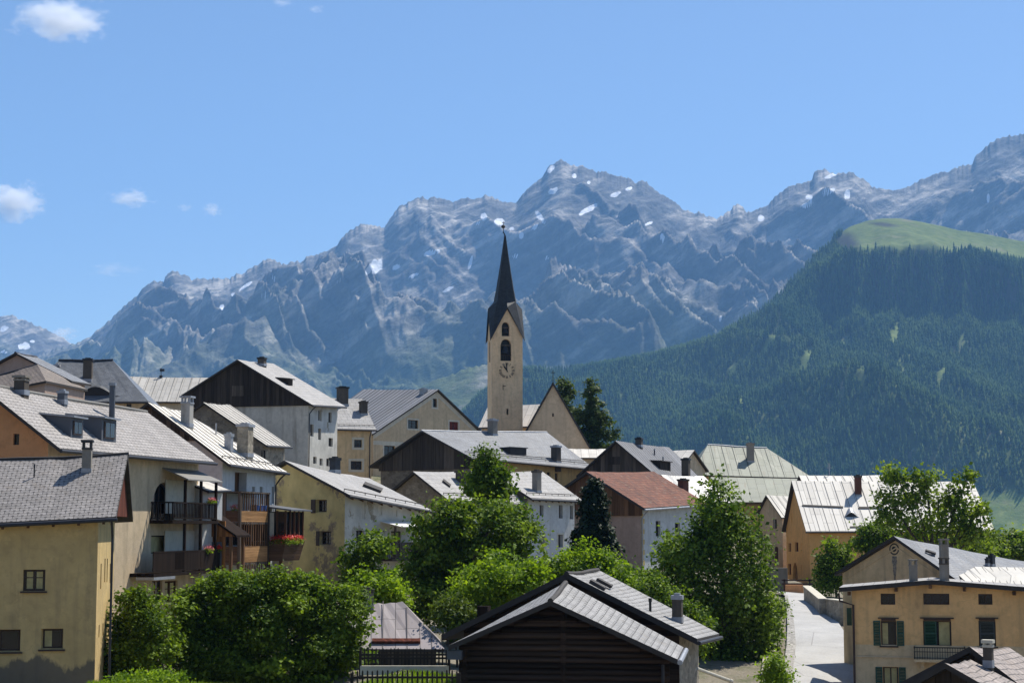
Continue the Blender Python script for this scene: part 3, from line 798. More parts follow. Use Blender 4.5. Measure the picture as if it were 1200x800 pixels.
def build_clouds():
    t = NT('cloud_vapour')
    for x in list(t.n):
        if x.type == 'BSDF_PRINCIPLED': t.n.remove(x)
    tc = t.node('ShaderNodeTexCoord')
    ln = t.node('ShaderNodeVectorMath', operation='LENGTH'); t.link(tc.outputs['Object'], ln.inputs[0])
    oi = t.node('ShaderNodeObjectInfo')
    ad = t.node('ShaderNodeVectorMath', operation='ADD'); t.link(tc.outputs['Object'], ad.inputs[0]); t.link(oi.outputs['Location'], ad.inputs[1])
    n = t.noise(ad.outputs[0], 2.0, 7, 0.62)
    d = t.math('ADD', t.math('SUBTRACT', 0.62, ln.outputs['Value']), t.math('MULTIPLY', t.math('SUBTRACT', n, 0.5), 2.6))
    dd = t.math('MULTIPLY', t.math('MAXIMUM', d, 0.0), 1.0)
    v = t.n.new('ShaderNodeVolumePrincipled')
    v.inputs['Color'].default_value = (1, 1, 1, 1)
    v.inputs['Anisotropy'].default_value = 0.35
    oc = t.node('ShaderNodeSeparateColor'); t.link(oi.outputs['Color'], oc.inputs[0])
    t.link(t.math('MULTIPLY', dd, t.math('MULTIPLY', oc.outputs[0], CLOUD)), v.inputs['Density'])
    t.l.new(v.outputs[0], t.out.inputs['Volume'])
    bm = bmesh.new(); bmesh.ops.create_icosphere(bm, subdivisions=3, radius=1.0)
    me = bpy.data.meshes.new('cloud'); bm.to_mesh(me); bm.free(); me.materials.append(t.mat)
    CL = [(72,25,74,36,1.0,'largest white cloud, ragged, near the top left corner'),
          (16,237,50,32,1.3,'puffy white cloud cut by the left edge of the sky'),
          (154,232,36,15,1.1,'small flat white cloud right of the puffy one at the left edge'),
          (248,246,17,11,0.8,'tiny round white cloud, rightmost above the left ridge'),
          (217,244,12,8,0.45,'faint wisp between the flat cloud and the tiny round cloud'),
          (132,316,40,12,0.35,'thin low veil of cloud just over the left ridge'),
          (72,392,26,12,1.0,'white cloud peeping up behind the dip between two mountains'),
          (332,3,18,8,0.5,'faint wisp at the top edge, left of the other one'),
          (371,11,14,7,0.6,'tiny wisp just under the top edge, right of the faint one')]
    Yc = 15000.0
    for (px, py, rx, ry, dn, lb) in CL:
        c = P(px, py, Yc)
        o = bpy.data.objects.new('cloud', me); COL.objects.link(o)
        k = Yc / FPX
        o.location = c; o.scale = (rx * k, ry * k * 1.6, ry * k)
        o.color = (dn, dn, dn, 1)
        tag(o, lb, 'cloud', 'small clouds in the blue sky')
CLOUD = 0.018
build_clouds()
# ------------------------------------------------------------------ house kit
def lerp(a, b, t): return a + (b - a) * t
class House:
    def __init__(h, name, label, cat, ec, Y, a, side=1, lpt=None, L=None, gpt=None, W=None, r=0.5, apex=None, rf=None,
                 oe=0.5, og=0.35, th=0.16, hip0=0.0, hip1=0.0, roof='slate', wall='beige', gwall=None, base=None, group=None, edge='edge', zle=None):
        a = R(a)
        h.e = V((side * math.cos(a), math.sin(a), 0)); h.g = V((-side * math.sin(a), math.cos(a), 0))
        if h.g.y < -1e-6 and False: h.g = -h.g
        EC = P(ec[0], ec[1], Y); h.EC = EC
        h.zE0 = EC.z
        if lpt is not None:
            h.L, z = hitv(lpt[0], lpt[1], EC, h.e); h.zE1 = z
        else:
            h.L = L; h.zE1 = EC.z
        if L is not None and lpt is not None:
            h.L = L; h.zE1 = zat((EC + h.e * L).y, lpt[1])
        if apex[0] is not None:
            h.uA, h.zR0 = hitv(apex[0], apex[1], EC, h.g)
            h.W = W if W is not None else 2 * h.uA
        else:
            h.W = W; h.uA = r * W
            h.zR0 = zat((EC + h.g * h.uA).y, apex[1])
        if gpt is not None:
            w, z = hitv(gpt[0], gpt[1], EC, h.g)
            h.W = w if W is None else W; h.zG0 = z
        else: h.zG0 = h.zE0 if zle is None else zle
        if rf is not None:
            q = EC + h.g * h.uA + h.e * (h.L - hip1)
            h.zR1 = zat(q.y, rf)
        else: h.zR1 = h.zR0 + (h.zE1 - h.zE0)
        h.oe, h.og, h.th, h.hip0, h.hip1 = oe, og, th, hip0, hip1
        h.wallm, h.gwallm = M[wall], M[gwall or wall]
        ctr = h.pt(h.W / 2, h.L / 2, 0)
        c0 = h.pt(oe, og, 0)
        zb = min(gz(c0.x, c0.y), gz(ctr.x, ctr.y), gz(h.pt(oe, h.L - og, 0).x, h.pt(oe, h.L - og, 0).y)) - 0.6
        h.zb = zb if base is None else base
        h.root = empty(name, (ctr.x, ctr.y, h.zb))
        tag(h.root, label, cat, group)
        h.op = {'E': [], 'G': []}
        h.todo = []
        h.build_roof(M[roof], M[edge], name)
    def pt(h, u, s, z): return V((h.EC.x, h.EC.y, 0)) + h.g * u + h.e * s + V((0, 0, z))
    def zEs(h, s): return lerp(h.zE0, h.zE1, s / h.L)
    def zGs(h, s): return h.zG0 + (h.zE1 - h.zE0) * s / h.L
    def zRs(h, s):
        Lr = h.L - h.hip0 - h.hip1
        return lerp(h.zR0, h.zR1, (s - h.hip0) / Lr) if Lr > 0.01 else h.zR0
    def zroof(h, u, s):
        if u <= h.uA: z = lerp(h.zEs(s), h.zRs(min(max(s, h.hip0), h.L - h.hip1)), u / h.uA)
        else: z = lerp(h.zRs(min(max(s, h.hip0), h.L - h.hip1)), h.zGs(s), (u - h.uA) / (h.W - h.uA))
        if h.hip0 > 0: z = min(z, lerp(h.zE0, h.zR0, s / h.hip0))
        if h.hip1 > 0: z = min(z, lerp(h.zE1, h.zR1, (h.L - s) / h.hip1))
        return z
    def build_roof(h, mat, edge, name='roof'):
        m = MB(); D = V((0, 0, -h.th))
        ra, rb = h.hip0, h.L - h.hip1
        E0, E1 = h.pt(0, 0, h.zE0), h.pt(0, h.L, h.zE1)
        R0, R1 = h.pt(h.uA, ra, h.zR0), h.pt(h.uA, rb, h.zR1)
        G0, G1 = h.pt(h.W, 0, h.zG0), h.pt(h.W, h.L, h.zGs(h.L))
        d1 = (R0 - h.pt(0, ra, h.zE0)).length; d2 = (R0 - h.pt(h.W, ra, h.zG0)).length
        rj = random.Random(name + str(round(h.L, 2))); NJ = 9; jit = [0.0] + [rj.uniform(-.035, .03) for _ in range(NJ - 1)] + [0.0]; sagk = rj.uniform(.6, 1.7)
        def slope(c, uv, N=NJ):
            # subdivide along s so old roofs can sag a little
            A, B, C_, D_ = c
            for q in range(N):
                t0, t1 = q / N, (q + 1) / N
                sg = lambda t, k: V((0, 0, -0.06 * sagk * math.sin(math.pi * t) * k + jit[int(round(t * N))]))
                qd = [lerp(A, B, t0) , lerp(A, B, t1), lerp(D_, C_, t1) + sg(t1, 1), lerp(D_, C_, t0) + sg(t0, 1)]
                m.face([x + D for x in qd], 1)
                m.face(qd, 0,
                       [lerp(V(uv[0]), V(uv[1]), t0), lerp(V(uv[0]), V(uv[1]), t1), lerp(V(uv[3]), V(uv[2]), t1), lerp(V(uv[3]), V(uv[2]), t0)])
        slope((E0, E1, R1, R0), ((0, 0), (h.L, 0), (rb, d1), (ra, d1)))
        slope((G0, G1, R1, R0), ((0, 0), (h.L, 0), (rb, d2), (ra, d2)))
        if h.hip0 > 0: m.face([E0, G0, R0], 0, [(0, 0), (h.W, 0), (h.uA, math.hypot(h.hip0, h.zR0 - h.zE0))])
        if h.hip1 > 0: m.face([E1, G1, R1], 0, [(0, 0), (h.W, 0), (h.uA, math.hypot(h.hip1, h.zR1 - h.zE1))])
        # underside and edges
        ring = [E0, E1] + ([] if h.hip1 > 0 else [R1]) + [G1, G0] + ([] if h.hip0 > 0 else [R0])
        if h.hip0 > 0: m.face([E0 + D, G0 + D, R0 + D], 1)
        if h.hip1 > 0: m.face([E1 + D, G1 + D, R1 + D], 1)
        for i in range(len(ring)):
            p, q = ring[i], ring[(i + 1) % len(ring)]
            m.face([p, q, q + D, p + D], 1)
        h.roof = m.build('roof', [mat, edge], h.root, recalc=False)
    # ---- faces
    def face(h, f):
        """origin, direction, length, outward normal of wall face"""
        if f == 'E': return h.pt(h.oe, h.og, 0), h.e, h.L - 2 * h.og, -h.g
        return h.pt(h.oe, h.og, 0), h.g, h.W - 2 * h.oe, -h.e
    def frect(h, f, x0, y0, x1, y1):
        o, d, n, nn = h.face(f)
        xm, ym = (x0 + x1) / 2, (y0 + y1) / 2
        t0, t1 = hitv(x0, ym, o, d)[0], hitv(x1, ym, o, d)[0]
        z0, z1 = hitv(xm, y1, o, d)[1], hitv(xm, y0, o, d)[1]
        return min(t0, t1), max(t0, t1), z0, z1
    def window(h, f, rect, style='cross', depth=0.14, frame='frame', shutters=None, surround=None, sill=None, arch=False, splay=0.0, proud=0.0, curtain=False, shw=0.55, mull=None, name='window', cornice=None, louvre=None, pane='glass'):
        t0, t1, z0, z1 = h.frect(f, *rect) if len(rect) == 4 else rect[:4]
        h.op[f].append(dict(t0=t0, t1=t1, z0=z0, z1=z1, d=depth, arch=arch, splay=splay))
        o, d, n, nn = h.face(f)
        h.todo.append((f, t0, t1, z0, z1, style, depth, frame, shutters, surround, sill, arch, splay, proud, curtain, shw, mull, name, cornice, louvre, pane))
    def make_windows(h):
        for (f, t0, t1, z0, z1, style, depth, frame, shutters, surround, sill, arch, splay, proud, curtain, shw, mull, name, cornice, louvre, pane) in h.todo:
            o, d, n, nn = h.face(f)
            U = V((0, 0, 1))
            def q(t, z, out): return o + d * t + U * z + nn * out
            a0, a1, b0, b1 = t0 + splay, t1 - splay, z0 + splay * 0.6, z1 - splay * 0.6
            w, hh = a1 - a0, b1 - b0
            fw = min(0.055, w * 0.11)
            m = MB()
            def bar(ta, tb, za, zb, th=0.05, out=None):
                m.box(q(ta, za, -depth - 0.0 if out is None else out), d * (tb - ta), U * (zb - za), nn * th)
            if not arch:
                bar(a0 + .003, a0 + fw, b0 + .003, b1 - .003); bar(a1 - fw, a1 - .003, b0 + .003, b1 - .003)
                bar(a0 + fw, a1 - fw, b0 + .003, b0 + fw); bar(a0 + fw, a1 - fw, b1 - fw, b1 - .003)
                if style in ('cross', 'multi'):
                    c = (a0 + a1) / 2; bar(c - fw * .4, c + fw * .4, b0 + fw, b1 - fw, 0.045)
                if style == 'multi':
                    for k in (1, 2):
                        zz = b0 + hh * k / 3; bar(a0 + fw, a1 - fw, zz - .015, zz + .015, 0.03)
                if style == 'cross' and hh > 0.7:
                    zz = b0 + hh * 0.62; bar(a0 + fw, a1 - fw, zz - .018, zz + .018, 0.035)
                if mull:
                    for k in range(1, mull):
                        c = lerp(a0, a1, k / mull); bar(c - .02, c + .02, b0 + fw, b1 - fw, 0.04)
            else:
                N = 9
                for k in range(N):
                    p, s2 = k / N, (k + 1) / N
                    za, zb = arch_z(a0, a1, b1, p), arch_z(a0, a1, b1, s2)
                    A, B = lerp(a0, a1, p), lerp(a0, a1, s2)
                    m.hexa([q(A, za - .1, -depth), q(B, zb - .1, -depth), q(B, zb - .1, -depth + .06), q(A, za - .1, -depth + .06)],
                           [q(A, za, -depth), q(B, zb, -depth), q(B, zb, -depth + .06), q(A, za, -depth + .06)])
                for c in (a0 + .04, (a0 + a1) / 2, a1 - .04): bar(c - .035, c + .035, b0, arch_z(a0, a1, b1, (c - a0) / w) - .05)
                bar(a0, a1, b0 + hh * .45, b0 + hh * .45 + .06, 0.04)
            if sill: m.box(q(t0 - .08, z0 - .07, -.02), d * (t1 - t0 + .16), U * .06, nn * .12)
            if cornice:
                m.box(q(t0 - .12, z1 + .10, -.01), d * (t1 - t0 + .24), U * .05, nn * .14)
                m.box(q(t0 + .02, z1 + .01, -.01), d * (t1 - t0 - .04), U * .08, nn * .06)
            wo_ = m.build(name, M[frame], h.root)
            p = MB()
            e2 = -depth + 0.012
            if not arch: p.face([q(a0 + fw * .5, b0 + fw * .5, e2), q(a1 - fw * .5, b0 + fw * .5, e2), q(a1 - fw * .5, b1 - fw * .5, e2), q(a0 + fw * .5, b1 - fw * .5, e2)])
            else:
                pts = [q(a0, b0, e2), q(a1, b0, e2)] + [q(lerp(a1, a0, k / 12), arch_z(a0, a1, b1, 1 - k / 12), e2) for k in range(13)]
                p.face(pts)
            p.build('pane', M[pane], wo_)
            if curtain:
                c = MB()
                for (u0, u1, zz0, zz1) in curtain:
                    c.box(q(lerp(a0, a1, u0), lerp(b0, b1, zz0), e2 + .004), d * (w * (u1 - u0)), U * (hh * (zz1 - zz0)), nn * .01)
                c.build('curtain', M['curtain'], wo_)
            if shutters:
                for sd in (0, 1):
                    sm = MB()
                    ta, tb = (t0 - shw, t0 - .02) if sd == 0 else (t1 + .02, t1 + shw)
                    shutter_geo(sm, q, d, U, nn, ta, tb, z0, z1)
                    sm.build('shutter', M[shutters], wo_)
            if louvre:
                for (u0, u1, mt_) in louvre:
                    sm = MB()
                    shutter_geo(sm, lambda t, z, out: q(t, z, out - depth + 0.05), d, U, nn, lerp(a0, a1, u0) + .01, lerp(a0, a1, u1) - .01, b0 + .02, b1 - .02)
                    sm.build('shutter', M[mt_], wo_)
            if surround:
                sm = MB(); w_ = surround if isinstance(surround, float) else 0.16
                for (ta, tb, za, zb) in ((t0 - w_, t0 - .004, z0 - w_, z1 + w_), (t1 + .004, t1 + w_, z0 - w_, z1 + w_), (t0 - .004, t1 + .004, z1 + .004, z1 + w_), (t0 - .004, t1 + .004, z0 - w_, z0 - .004)):
                    sm.box(q(ta, za, 0.004), d * (tb - ta), U * (zb - za), nn * .022)
                sm.build('surround', M['trim'], wo_)
    def build_walls(h, corner=None):
        m = MB()
        for f, mi in (('E', 0), ('G', 1)):
            o, d, n, nn = h.face(f)
            if f == 'E': top = lambda t: h.zroof(h.oe, h.og + t) - h.th - 0.01; br = []
            else: top = lambda t: h.zroof(h.oe + t, h.og) - h.th - 0.01; br = [h.uA - h.oe]
            if f == 'G' and h.hip0 > 0:
                br = []; zt = h.zroof(h.oe, h.og + 0.001) - h.th - 0.01
                zt = min(zt, lerp(h.zE0, h.zR0, h.og / max(h.hip0, .01)) - h.th - .01); top = lambda t: zt
            wall_face(m, o, d, n, nn, h.zb, top, h.op[f], br, mi)
        # far walls
        A = h.pt(h.W - h.oe, h.og, 0); B = h.pt(h.W - h.oe, h.L - h.og, 0); C_ = h.pt(h.oe, h.L - h.og, 0)
        zt = lambda u, s: h.zroof(u, s) - h.th - .01
        U = V((0, 0, 1))
        m.face([A + U * h.zb, B + U * h.zb, B + U * zt(h.W - h.oe, h.L - h.og), A + U * zt(h.W - h.oe, h.og)], 0)
        mid = [] if h.hip1 > 0 else [h.pt(h.uA, h.L - h.og, zt(h.uA, h.L - h.og))]
        m.face([C_ + U * h.zb, B + U * h.zb, B + U * zt(h.W - h.oe, h.L - h.og)] + mid + [C_ + U * zt(h.oe, h.L - h.og)], 1)
        h.wall = m.build('wall', [h.wallm, h.gwallm], h.root, recalc=False)
        h.make_windows()
        return h
    def cladding(h, zpx=None, z=None, mat='darkwood', out=0.07, name='gable_boarding', u0=None, u1=None, batten=True):
        """boarding over the gable above z"""
        o, d, n, nn = h.face('G')
        if z is None: z = zat(o.y, zpx)
        top = lambda t: h.zroof(h.oe + t, h.og) - h.th - 0.004
        t0 = 0.0 if u0 is None else u0; t1 = n if u1 is None else u1
        ts = sorted({t0 - out, h.uA - h.oe, t1 + out} | set(np.linspace(t0 - out, t1 + out, 25)))
        m = MB()
        for a, b in zip(ts[:-1], ts[1:]):
            za, zb = max(top(a), z), max(top(b), z)
            if za <= z + .001 and zb <= z + .001: continue
            p = [o + d * a + V((0, 0, z)), o + d * b + V((0, 0, z)), o + d * b + V((0, 0, zb)), o + d * a + V((0, 0, za))]
            m.prism([x + nn * 0.004 for x in p], nn * out)
        if batten:
            k = 0; t = t0
            while t < t1:
                zt = top(t)
                if zt > z + .3:
                    m.box(o + d * t + V((0, 0, z)) + nn * (out + .002), d * 0.05, V((0, 0, zt - z - .08)), nn * .025)
                t += 0.42
        return m.build(name, M[mat], h.root)
    # ---- roof furniture
    def roof_hit(h, px, py, lo=-12, hi=40):
        d = ray(px, py); prev = None
        Y = h.EC.y + lo
        while Y < h.EC.y + hi:
            p = d * (Y / d.y); r = V((p.x - h.EC.x, p.y - h.EC.y, 0))
            u, s = r.dot(h.g), r.dot(h.e)
            if -0.6 <= u <= h.W + .6 and -0.8 <= s <= h.L + .8:
                f = p.z - h.zroof(min(max(u, 0), h.W), min(max(s, 0), h.L))
                if prev is not None and prev > 0 and f <= 0: return p, u, s
                if prev is None and f <= 0: return p, u, s
                prev = f
            Y += 0.05
        print('roof miss', h.root.name, px, py)
        s, z = hitv(px, py, h.EC, h.e); p = h.pt(0.3, min(max(s, 0.3), h.L - .3), 0); u = 0.3
        return V((p.x, p.y, h.zroof(u, s if 0 < s < h.L else 1))), u, s
    def chimney(h, px, yb, yt, wpx, mat='chim', cap='slab', dep=1.0, capm=None, name='chimney', embed=0.8):
        p, u, s = h.roof_hit(px, yb)
        w = wpx * p.y / FPX; zt = zat(p.y, yt)
        dpt = w * dep
        c = p + h.g * (dpt / 2 if abs(h.g.y) > .5 else 0) 
        m = MB(); H = zt - p.z
        if cap == 'pipe':
            m.tube([p - V((0, 0, .4)), p + V((0, 0, H))], w / 2, 10)
            o = m.build(name, M[mat], h.root, smooth=False)
            k = MB(); k.tube([p + V((0, 0, H - .12)), p + V((0, 0, H + .02))], w * .68, 10); k.build('cap', M[capm or 'zinc'], o)
            return o
        capH = min(0.42, H * .3) if cap in ('slab', 'arch') else min(.16, H * .2)
        m.cbox((c.x, c.y, (p.z - embed + zt - capH) / 2), h.e, h.g, (w, dpt, zt - capH - p.z + embed))
        o = m.build(name, M[mat], h.root)
        k = MB()
        if cap in ('slab', 'arch'):
            z0 = zt - capH
            k.cbox((c.x, c.y, z0 + .035), h.e, h.g, (w * 1.14, dpt * 1.14, .07))
            for a in (-1, 1):
                for b in (-1, 1):
                    q = c + h.e * (a * w * .4) + h.g * (b * dpt * .4)
                    k.cbox((q.x, q.y, z0 + capH * .5), h.e, h.g, (w * .2, dpt * .2, capH - .14))
            k.cbox((c.x, c.y, zt - .05), h.e, h.g, (w * 1.3, dpt * 1.3, .1))
        else:
            k.cbox((c.x, c.y, zt - capH / 2), h.e, h.g, (w * 1.2, dpt * 1.2, capH))
            k.cbox((c.x, c.y, zt + .04), h.e, h.g, (w * .6, dpt * .6, .08))
        k.build('cap', M[capm or mat], o)
        # lead flashing round the foot
        fl = MB(); fl.cbox((c.x, c.y, p.z + .04), h.e, h.g, (w * 1.1, dpt * 1.1, .22)); fl.build('flashing', M['zinc'], o)
        return o
    def patch(h, pts, th=0.08, mat='darkmetal', name='skylight', lift=0.01):
        q = [h.roof_hit(*p)[0] for p in pts]
        n = (q[1] - q[0]).cross(q[2] - q[0]).normalized()
        if n.z < 0: n = -n
        m = MB(); m.prism([x + n * lift for x in q], n * th)
        return m.build(name, M[mat], h.root)
    def dormer(h, x0, x1, yb, yt, roofm='bluemetal', cheek='bluemetal', pitch=0.12, over=0.18, win=True, name='dormer'):
        (B0, u0, s0), (B1, u1, s1) = h.roof_hit(x0, yb), h.roof_hit(x1, yb)
        B0, u, sm_ = h.roof_hit((x0 + x1) / 2, yb)
        hs = (x1 - x0) / 2 / (abs(h.e.x - B0.x / B0.y * h.e.y) * FPX / B0.y)
        sa, sb = sm_ - hs, sm_ + hs
        zb = h.zroof(u, (sa + sb) / 2); Hh = zat(B0.y, yt) - zat(B0.y, yb)
        tp = (h.zRs((sa + sb) / 2) - h.zEs((sa + sb) / 2)) / h.uA
        dp = min(Hh / max(tp - pitch, .05), h.uA - u - 0.05)
        zf = zb + Hh
        m = MB()
        f = [h.pt(u, sa, zb - .25), h.pt(u, sb, zb - .25), h.pt(u, sb, zf), h.pt(u, sa, zf)]
        bk = [h.pt(u + dp, sa, zb + dp * tp - .25), h.pt(u + dp, sb, zb + dp * tp - .25), h.pt(u + dp, sb, zf + dp * pitch), h.pt(u + dp, sa, zf + dp * pitch)]
        m.hexa(f, bk)
        o = m.build(name, M[cheek], h.root)
        r = MB()
        c = [h.pt(u - over, sa - .12, zf + .01 - over * pitch), h.pt(u - over, sb + .12, zf + .01 - over * pitch), h.pt(u + dp + .1, sb + .12, zf + .01 + dp * pitch), h.pt(u + dp + .1, sa - .12, zf + .01 + dp * pitch)]
        r.prism(c, V((0, 0, .07))); r.build('dormer_roof', M[roofm], o)
        if win:
            w = MB(); ww = sb - sa
            w.prism([h.pt(u - .01, sa + ww * .14, zb + .12), h.pt(u - .01, sb - ww * .14, zb + .12), h.pt(u - .01, sb - ww * .14, zf - .12), h.pt(u - .01, sa + ww * .14, zf - .12)], -h.g * .04)
            wi = w.build('window', M['frame'], o)
            for k in (0, 1):
                p = MB(); a = lerp(sa, sb, .2 + .32 * k); b = lerp(sa, sb, .48 + .32 * k)
                p.prism([h.pt(u - .052, a, zb + .18), h.pt(u - .052, b, zb + .18), h.pt(u - .052, b, zf - .18), h.pt(u - .052, a, zf - .18)], -h.g * .008)
                p.build('pane', M['glass'], wi)
        return o
    def gutter(h, mat='zinc', r=0.075, down=None, drop=None):
        m = MB()
        a, b = h.pt(-r, -.05, h.zE0 - h.th * .7), h.pt(-r, h.L + .05, h.zE1 - h.th * .7)
        m.tube([a, b], r, 8)
        o = m.build('gutter', M[mat], h.root)
        if down is not None:
            d = MB(); s = down
            z = h.zEs(s) - h.th
            p0 = h.pt(-r, s, z); p1 = h.pt(h.oe * .4, s, z - .25); p2 = h.pt(h.oe - .07, s, z - .6)
            d.tube([p0, p1, p2, h.pt(h.oe - .07, s, h.zb if drop is None else z - drop)], r * .62, 8)
            d.build('downpipe', M[mat], h.root)
        return o
    def snowguard(h, inset=0.5, s0=0.02, s1=0.98, mat='darkmetal', hgt=0.12):
        m = MB(); a, b = h.L * s0, h.L * s1
        N = 8
        for k in range(N):
            sa, sb = lerp(a, b, k / N), lerp(a, b, (k + 1) / N)
            pa, pb = h.pt(inset, sa, h.zroof(inset, sa) + hgt), h.pt(inset, sb, h.zroof(inset, sb) + hgt)
            m.tube([pa, pb], .028, 6)
            m.tube([pa - V((0, 0, hgt)), pa], .022, 5)
        return m.build('snow_guard', M[mat], h.root)
    def seams(h, step=0.6, ht=0.035, mat=None, slope=1):
        m = MB(); s = h.hip0 + step / 2 if False else step / 2
        while s < h.L:
            lo = 0.02
            hi = h.uA - .03
            # clip by hips
            if h.hip0 > 0 and s < h.hip0: hi = h.uA * s / h.hip0 - .05
            if h.hip1 > 0 and s > h.L - h.hip1: hi = h.uA * (h.L - s) / h.hip1 - .05
            if hi > lo + .1:
                A, B = h.pt(lo, s, h.zroof(lo, s) + .002), h.pt(hi, s, h.zroof(hi, s) + .002)
                m.prism([A, A + h.e * .035, B + h.e * .035, B], V((0, 0, ht)))
            s += step
        if mat is None: mat = h.roof.data.materials[0]
        return m.build('roof_seams', mat, h.roof)
    def ridgecap(h, mat='zinc', r=0.11):
        m = MB(); a, b = h.pt(h.uA, h.hip0 - .03, h.zR0 - .02), h.pt(h.uA, h.L - h.hip1 + .03, h.zR1 - .02)
        mid = lerp(a, b, .5) - V((0, 0, .05))
        m.tube([a, lerp(a, mid, .5) - V((0, 0, .018)), mid, lerp(mid, b, .5) - V((0, 0, -.018)), b], r, 8)
        return m.build('ridge_cap', M[mat], h.roof)
    def rafters(h, step=0.9, mat='brownwood'):
        m = MB(); s = 0.4
        while s < h.L - .3:
            t = (h.zRs(s) - h.zEs(s)) / h.uA
            z = h.zEs(s) - h.th - .005
            A = h.pt(.06, s, z + .06 * t - .13); 
            m.prism([A, A + h.e * .1, A + h.e * .1 + V((0, 0, .12)), A + V((0, 0, .12))], h.g * (h.oe - .02) + V((0, 0, t * (h.oe - .02))))
            s += step
        return m.build('rafters', M[mat], h.root)

def arch_z(a0, a1, z1, p):
    """top of a pointed-round arch; z1 is the crown"""
    w = a1 - a0
    x = (p - .5) * 2
    rise = min(w * .62, 3)
    return z1 - rise * (1 - math.sqrt(max(0, 1 - x * x * .985)))
def wall_face(m, o, d, n, nn, zb, top, ops, br, mi):
    U = V((0, 0, 1))
    ts = {0.0, n} | {b for b in br if 0 < b < n}
    for w in ops:
        w['t0'] = max(w['t0'], 0.02); w['t1'] = min(w['t1'], n - 0.02)
        if w['arch']:
            for k in range(9): ts.add(lerp(w['t0'], w['t1'], k / 8))
        else: ts |= {w['t0'], w['t1']}
    ts = sorted(t for t in ts if 0 <= t <= n)
    q = lambda t, z, out=0.0: o + d * t + U * z + nn * out
    for a, b in zip(ts[:-1], ts[1:]):
        if b - a < 1e-5: continue
        c = (a + b) / 2
        hit = sorted([w for w in ops if w['t0'] < c < w['t1']], key=lambda w: w['z0'])
        la = lb = zb
        for w in hit:
            m.face([q(a, la), q(b, lb), q(b, w['z0']), q(a, w['z0'])], mi)
            if w['arch']:
                la = arch_z(w['t0'], w['t1'], w['z1'], (a - w['t0']) / (w['t1'] - w['t0'])); lb = arch_z(w['t0'], w['t1'], w['z1'], (b - w['t0']) / (w['t1'] - w['t0']))
                m.face([q(a, la), q(b, lb), q(b, lb, -w['d']), q(a, la, -w['d'])], mi)
            else: la = lb = w['z1']
        ta, tb = top(a), top(b)
        m.face([q(a, la), q(b, lb), q(b, max(tb, lb)), q(a, max(ta, la))], mi)
    for w in ops:
        s = w['splay']; D = -w['d'] - .001
        t0, t1, z0, z1 = w['t0'], w['t1'], w['z0'], w['z1']
        zt = z1 if not w['arch'] else arch_z(t0, t1, z1, 0)
        i0, i1, j0, j1 = t0 + s, t1 - s, z0 + s * .6, zt - s * .6
        m.face([q(t0, z0), q(t0, zt), q(i0, j1, D), q(i0, j0, D)], mi)
        m.face([q(t1, z0), q(t1, zt), q(i1, j1, D), q(i1, j0, D)], mi)
        m.face([q(t0, z0), q(t1, z0), q(i1, j0, D), q(i0, j0, D)], mi)
        if not w['arch']: m.face([q(t0, z1), q(t1, z1), q(i1, j1, D), q(i0, j1, D)], mi)
def shutter_geo(sm, q, d, U, nn, ta, tb, z0, z1):
    sm.box(q(ta, z0, 0.012), d * .05, U * (z1 - z0), nn * .04); sm.box(q(tb - .05, z0, 0.012), d * .05, U * (z1 - z0), nn * .04)
    for z in (z0, (z0 + z1) / 2 - .03, z1 - .06): sm.box(q(ta + .05, z, 0.012), d * (tb - ta - .1), U * .06, nn * .04)
    z = z0 + .07
    while z < z1 - .08:
        p = [q(ta + .05, z, 0.016), q(tb - .05, z, 0.016), q(tb - .05, z + .05, .042), q(ta + .05, z + .05, .042)]
        sm.prism(p, nn * .008); z += .065

# ------------------------------------------------------------------ plants
def leaf_cloud(rg, ctrs, sig, per, leaf, outw, droop=0.0, up=0.5):
    """ctrs (m,3), outw (m,3) -> rhombus leaves"""
    m = len(ctrs); n = m * per
    c = np.repeat(ctrs, per, 0); ow = np.repeat(outw, per, 0)
    off = rg.normal(size=(n, 3)) * np.repeat(sig, per)[:, None]
    if droop: off[:, 2] = off[:, 2] * 1.0 - np.abs(rg.normal(size=n)) * droop
    else: off[:, 2] *= 0.7
    p = c + off
    nrm = ow * 0.5 + np.array([0, 0, up]) + rg.normal(size=(n, 3)) * 0.55
    nrm /= np.linalg.norm(nrm, axis=1)[:, None]
    a = np.cross(nrm, rg.normal(size=(n, 3))); a /= np.linalg.norm(a, axis=1)[:, None] + 1e-9
    b = np.cross(nrm, a)
    s = leaf * rg.uniform(0.6, 1.35, n)
    L, W_ = (s * 0.5)[:, None], (s * 0.34)[:, None]
    fold = nrm * (s * 0.10)[:, None]
    vs = np.stack([p - a * L, p + b * W_ + fold, p + a * L, p - b * W_ + fold], 1).reshape(-1, 3)
    fs = np.arange(n * 4).reshape(n, 4)
    return vs, fs, n
